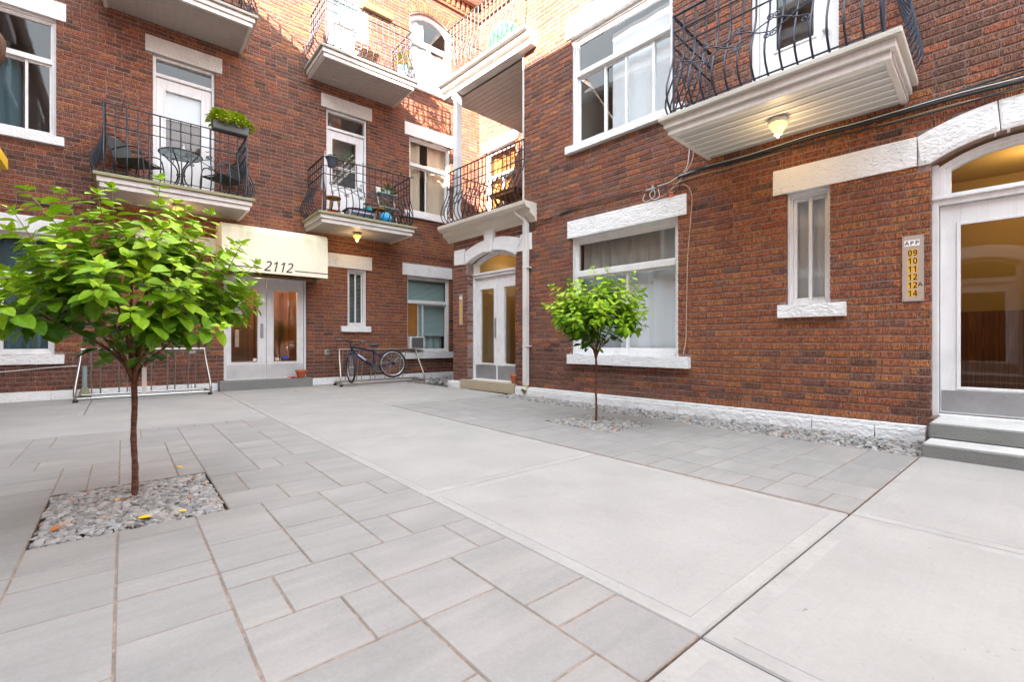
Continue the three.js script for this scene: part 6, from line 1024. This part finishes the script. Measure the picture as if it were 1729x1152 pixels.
// ---------------------------------------------------------------- things on the ivy balcony (floor 3.66)
function stool(label, u, n, v, h, r) { const T = onWall(F1, 'wooden_stool', label, 'stool', u, v, n, 'wooden stools on the ivy balcony'); part('seat', lathe([[0.001, h], [r * 0.96, h], [r, h - 0.01], [r, h - 0.03], [r * 0.9, h - 0.04], [0.001, h - 0.04]], 24), M.ply, T); for (let i = 0; i < 3; i++) { const a = i * 2.094 + 0.4; part('leg', rod([0.55 * r * Math.cos(a), h - 0.03, 0.55 * r * Math.sin(a)], [0.95 * r * Math.cos(a), 0, 0.95 * r * Math.sin(a)], 0.018), M.ply, T); } }
stool('taller wooden stool at the left end of the ivy balcony', 3.50, 0.66, 3.661, 0.46, 0.16);
stool('lower wooden stool beside the turquoise basket on the ivy balcony', 4.47, 0.80, 3.661, 0.36, 0.15);
{ let T = onWall(F1, 'lounge_cushion', 'grey cushion laid over a low bench on the ivy balcony', 'cushion', 4.12, 3.661, 0.62); part('bench', boxes([[-0.32, 0.32, 0.2, 0.24, -0.16, 0.16], [-0.3, -0.26, 0, 0.2, -0.14, -0.1], [0.26, 0.3, 0, 0.2, 0.1, 0.14], [-0.3, -0.26, 0, 0.2, 0.1, 0.14], [0.26, 0.3, 0, 0.2, -0.14, -0.1]], 0.004), M.paint, T); part('cushion', new GB().grid(14, 8, (s, t) => [-0.36 + 0.72 * s, 0.29 + 0.04 * Math.sin(s * 6) * Math.sin(t * 3.14) - 0.05 * Math.pow(Math.abs(2 * s - 1), 6), 0.19 - 0.38 * t, s, t]).geo(), std(0.10, 0.10, 0.15, { roughness: 0.95 }), T); part('cushion_base', bx(-0.36, 0.36, 0.242, 0.275, -0.18, 0.18, 0.012), std(0.10, 0.10, 0.15, { roughness: 0.95 }), T);
  T = onWall(F1, 'storage_basket', 'turquoise basket at the back of the ivy balcony', 'basket', 4.45, 3.661, 0.42); part('body', lathe([[0.001, 0], [0.12, 0], [0.15, 0.42], [0.16, 0.43], [0.15, 0.44], [0.11, 0.05], [0.001, 0.04]], 20), std(0.02, 0.45, 0.48, { roughness: 0.5 }), T); part('rim', new THREE.TorusGeometry(0.155, 0.01, 6, 24).rotateX(Math.PI / 2).translate(0, 0.435, 0), std(0.02, 0.40, 0.42), T);
  T = onWall(F1, 'play_ball', 'bright blue ball under the plant stand on the ivy balcony', 'ball', 4.60, 3.661, 0.90); part('ball', new THREE.SphereGeometry(0.14, 24, 16).translate(0, 0.14, 0), std(0.02, 0.35, 0.60, { roughness: 0.35 }), T);
  T = onWall(F1, 'plant_stand', 'grey folding plant stand with trailing plants on the ivy balcony', 'plant stand', 4.78, 3.661, 0.55); for (const s of [-1, 1]) { part('leg', mg([rod([s * 0.2, 0, 0.16], [s * 0.2, 0.95, -0.10], 0.012), rod([s * 0.2, 0, -0.18], [s * 0.2, 0.62, 0.08], 0.012)]), M.steelOld, T); } for (const [y, z] of [[0.45, 0.02], [0.80, -0.06]]) part('shelf', bx(-0.24, 0.24, y, y + 0.025, z - 0.14, z + 0.14, 0.005), std(0.25, 0.32, 0.33, { roughness: 0.6 }), T); part('sign_board', bx(-0.22, 0.2, 0.83, 0.99, -0.13, -0.11, 0.004), std(0.72, 0.70, 0.64, { map: whiteC }), T); part('plant', clump(60, 0.14, 0.12, 0.12, 0.08, MID, 8).translate(0.06, 0.9, -0.02), leafVMat, T); part('plant_low', clump(60, 0.09, 0.07, 0.1, 0.06, [[0.5, 0.45, 0.02], [0.2, 0.35, 0.02]], 9).translate(-0.08, 0.52, 0.05), leafVMat, T);
  T = onWall(F1, 'hanging_pot', 'dark grey pot hooked on the left corner of the ivy balcony rail', 'flowerpot', 3.31, 4.60, 1.12); part('pot', lathe([[0.001, 0], [0.075, 0], [0.10, 0.17], [0.125, 0.175], [0.125, 0.2], [0.1, 0.2], [0.08, 0.02], [0.001, 0.015]], 20), std(0.055, 0.065, 0.09, { roughness: 0.5 }), T); part('hook', tube([[0, 0.19, -0.11], [0, 0.24, -0.08], [0, 0.2, -0.04]], 0.006, 0.006, 5, 8), M.black, T); part('plant', clump(60, 0.08, 0.05, 0.08, 0.05, MID, 19).translate(0, 0.19, 0), leafVMat, T);
  T = onWall(F1, 'ivy_vine', 'ivy vine trained along the rail of the ivy balcony', 'vine', 4.1, 4.82, 1.07); reseed(77); const vp = []; for (let i = 0; i <= 12; i++) vp.push([-0.7 + 1.7 * i / 12, 0.01 + 0.03 * Math.sin(i * 1.4), 0.015 * Math.cos(i * 2)]); part('stem', tube(vp, 0.005, 0.005, 5, 40), M.twig, T); const lv = []; for (const p of vp.flatMap((q, i) => i % 2 ? [q, q, q] : [q, q])) lv.push(clump(3, 0.05, 0.04, 0.04, 0.05, MID, Math.floor(p[0] * 1000 + 3000)).translate(p[0] + rr(-0.05, 0.05), p[1], p[2])); part('leaves', mergeGeometries(lv), leafVMat, T);
  T = onWall(F1, 'closed_parasol', 'folded pale parasol leaning in the left corner of the ivy balcony', 'parasol', 3.24, 3.661, 0.70); part('canopy', lathe([[0.012, 1.32], [0.03, 1.2], [0.055, 0.8], [0.05, 0.6], [0.045, 0.55], [0.012, 0.56]], 9), std(0.55, 0.57, 0.60, { roughness: 0.9 }), T); part('pole', rod([0, 0, 0], [0, 1.42, 0], 0.012), M.steelOld, T); T.rotation.z = -0.05;
  T = onWall(F1, 'red_bowl', 'red bowl on the floor beside the taller stool', 'bowl', 3.40, 3.661, 0.92); part('bowl', lathe([[0.001, 0], [0.06, 0], [0.12, 0.09], [0.115, 0.095], [0.055, 0.012], [0.001, 0.01]], 20), M.red, T);
  T = onWall(F1, 'floor_mat', 'blue mat at the front edge of the ivy balcony', 'mat', 4.28, 3.6605, 0.93); part('mat', bx(-0.5, 0.5, 0.001, 0.012, -0.2, 0.12, 0.003), std(0.02, 0.07, 0.42, { roughness: 0.95 }), T);
  T = onWall(F1, 'candle_lantern', 'small black lantern standing by the door of the ivy balcony', 'lantern', 4.44, 3.661, 0.18); part('body', mg([bx(-0.06, 0.06, 0, 0.02, -0.06, 0.06), bx(-0.06, 0.06, 0.6, 0.62, -0.06, 0.06), ...[-1, 1].flatMap(a => [-1, 1].map(b => rod([a * 0.05, 0.02, b * 0.05], [a * 0.05, 0.6, b * 0.05], 0.006)))]), M.black, T);
}
// ---------------------------------------------------------------- things on the sunlit third-floor balcony (floor 7.1)
trough(F1, 'empty wooden trough on the sunlit third-floor balcony rail', 4.33, 8.255, 1.03, 0.36, M.woodPale, null);
{
  let T = onWall(F1, 'slatted_chair', 'brown slatted folding chair on the sunlit third-floor balcony', 'chair', 4.30, 7.101, 0.62);
  for (let i = 0; i < 6; i++) part('slat', bx(-0.21, 0.21, 0.44, 0.46, -0.2 + i * 0.07, -0.2 + i * 0.07 + 0.055, 0.004), M.woodDark, T);
  for (let i = 0; i < 3; i++) part('back_slat', bx(-0.21, 0.21, 0.62 + i * 0.1, 0.69 + i * 0.1, -0.27 - i * 0.02, -0.25 - i * 0.02, 0.004), M.woodDark, T);
  for (const s of [-1, 1]) part('leg', mg([rod([s * 0.19, 0, 0.22], [s * 0.19, 0.95, -0.32], 0.013), rod([s * 0.17, 0, -0.25], [s * 0.17, 0.45, 0.2], 0.013)]), M.woodDark, T);
  T = onWall(F1, 'flowerpot', 'blue and white glazed flowerpot on the sunlit third-floor balcony', 'flowerpot', 5.05, 7.101, 0.88);
  const tx = ctex(256, 128, (c, w, h) => { c.fillStyle = '#dfe8f4'; c.fillRect(0, 0, w, h); c.fillStyle = '#1f62b8'; c.fillRect(0, 12, w, 10); for (let i = 0; i < 9; i++) { c.save(); c.translate(14 + i * 29, 70); c.rotate((i % 2 ? 0.3 : -0.25)); c.beginPath(); c.ellipse(0, 0, 8, 36, 0, 0, 7); c.fill(); c.restore(); } });
  part('pot', lathe([[0.001, 0], [0.105, 0], [0.13, 0.14], [0.135, 0.30], [0.15, 0.31], [0.15, 0.34], [0.13, 0.34], [0.12, 0.3], [0.001, 0.29]], 24), new THREE.MeshStandardMaterial({ map: tx, roughness: 0.25 }), T);
  part('plant', clump(70, 0.17, 0.36, 0.17, 0.09, [[0.50, 0.52, 0.06], [0.30, 0.40, 0.04], [0.6, 0.5, 0.08]], 23).translate(0, 0.36, 0), leafVMat, T);
  part('stems', mg([0, 1, 2, 3].map(i => tube([[0, 0.3, 0], [0.05 * Math.cos(i * 1.6), 0.5, 0.05 * Math.sin(i * 1.6)], [0.12 * Math.cos(i * 1.6), 0.68, 0.12 * Math.sin(i * 1.6)]], 0.006, 0.004, 5, 6))), M.twig, T);
}
// ---------------------------------------------------------------- things on the corner porch
{
  let T = onWall(F2, 'wooden_table', 'orange-brown folding table with chairs stacked against it on the second-floor porch', 'table', -1.55, 3.446, -0.85);
  for (let i = 0; i < 6; i++) part('board', bx(-0.42, 0.42, 0.70, 0.725, -0.3 + i * 0.1, -0.3 + i * 0.1 + 0.092, 0.004), M.wood, T);
  for (const s of [-1, 1]) part('leg', mg([rod([s * 0.34, 0, 0.25], [s * 0.34, 0.7, -0.25], 0.02), rod([s * 0.3, 0, -0.25], [s * 0.3, 0.7, 0.25], 0.02)]), M.ply, T);
  part('apron', boxes([[-0.38, 0.38, 0.64, 0.70, 0.24, 0.265], [-0.38, 0.38, 0.64, 0.70, -0.265, -0.24]], 0.003), M.ply, T);
  T = onWall(F2, 'folded_parasol', 'mint-green folded canopy lying on the third-floor porch', 'parasol', -0.95, 6.502, -0.06);
  { const g = new THREE.SphereGeometry(1, 22, 12), a = g.attributes.position; for (let i = 0; i < a.count; i++) { const x = a.getX(i), y = a.getY(i), z = a.getZ(i), k = 1 + 0.07 * Math.sin(Math.atan2(y, z) * 9); a.setXYZ(i, x * 0.42, 0.36 + y * 0.36 * k * (1 - 0.35 * Math.abs(x)), z * 0.15 * k); } g.computeVertexNormals(); part('canopy', g, std(0.04, 0.27, 0.10, { roughness: 0.9 }), T); }
  part('pole', rod([-0.55, 0.14, 0], [0.55, 0.32, 0], 0.025), M.ply, T);
}
// ---------------------------------------------------------------- air conditioner
{
  const T = onWall(F1, 'air_conditioner', 'white window air conditioner below the plywood board', 'air conditioner', 5.83, 0.775, -0.1);
  part('housing', boxes([[-0.21, 0.21, 0, 0.335, -0.25, 0.20]], 0.012), M.vinyl, T);
  part('bezel', boxes([[-0.21, 0.215, 0, 0.03, 0.201, 0.225], [-0.21, 0.215, 0.305, 0.335, 0.201, 0.225], [-0.21, -0.16, 0.03, 0.305, 0.201, 0.225], [0.185, 0.215, 0.03, 0.305, 0.201, 0.225]], 0.004), M.vinyl, T);
  for (let i = 0; i < 13; i++) part('louvre', bx(-0.158, 0.183, 0.036 + i * 0.0205, 0.036 + i * 0.0205 + 0.011, 0.203, 0.214, 0.002), std(0.20, 0.21, 0.20, { roughness: 0.6 }), T);
  part('grille_back', bx(-0.16, 0.185, 0.03, 0.305, 0.201, 0.2025, 0), std(0.07, 0.075, 0.075), T);
}
// ---------------------------------------------------------------- porch edge of the left wing, just inside the frame
{
  const T = thing('porch_canopy', 'yellow-edged slab corner with a ribbed brown planter at the left edge', 'porch', [-2.35, 3.18, -8.0]);
  part('slab', bx(0.01, 1.13, 0, 0.16, -0.88, 1.6, 0.006), M.soffit, T);
  part('edge_strip', boxes([[1.132, 1.19, 0.05, 0.19, -0.92, 1.6], [0.02, 1.13, 0.02, 0.19, -0.92, -0.882]], 0.005), M.yellow, T);
  part('planter_pot', lathe([[0.001, 0], [0.15, 0], [0.2, 0.16], [0.21, 0.34], [0.17, 0.42], [0.15, 0.42], [0.18, 0.32], [0.001, 0.3]], 16).translate(1.0, 1.28, -0.68), M.woodDark, T);
  part('planter_stand', boxes([[0.93, 1.07, 0.161, 1.28, -0.75, -0.61]], 0.004), M.black, T);
}

// ---------------------------------------------------------------- render
const renderer = new THREE.WebGLRenderer({ antialias: true });
renderer.setSize(1024, 683);
renderer.toneMapping = THREE.LinearToneMapping;
renderer.toneMappingExposure = EXPOSURE;
renderer.shadowMap.enabled = true;
renderer.render(scene, camera);
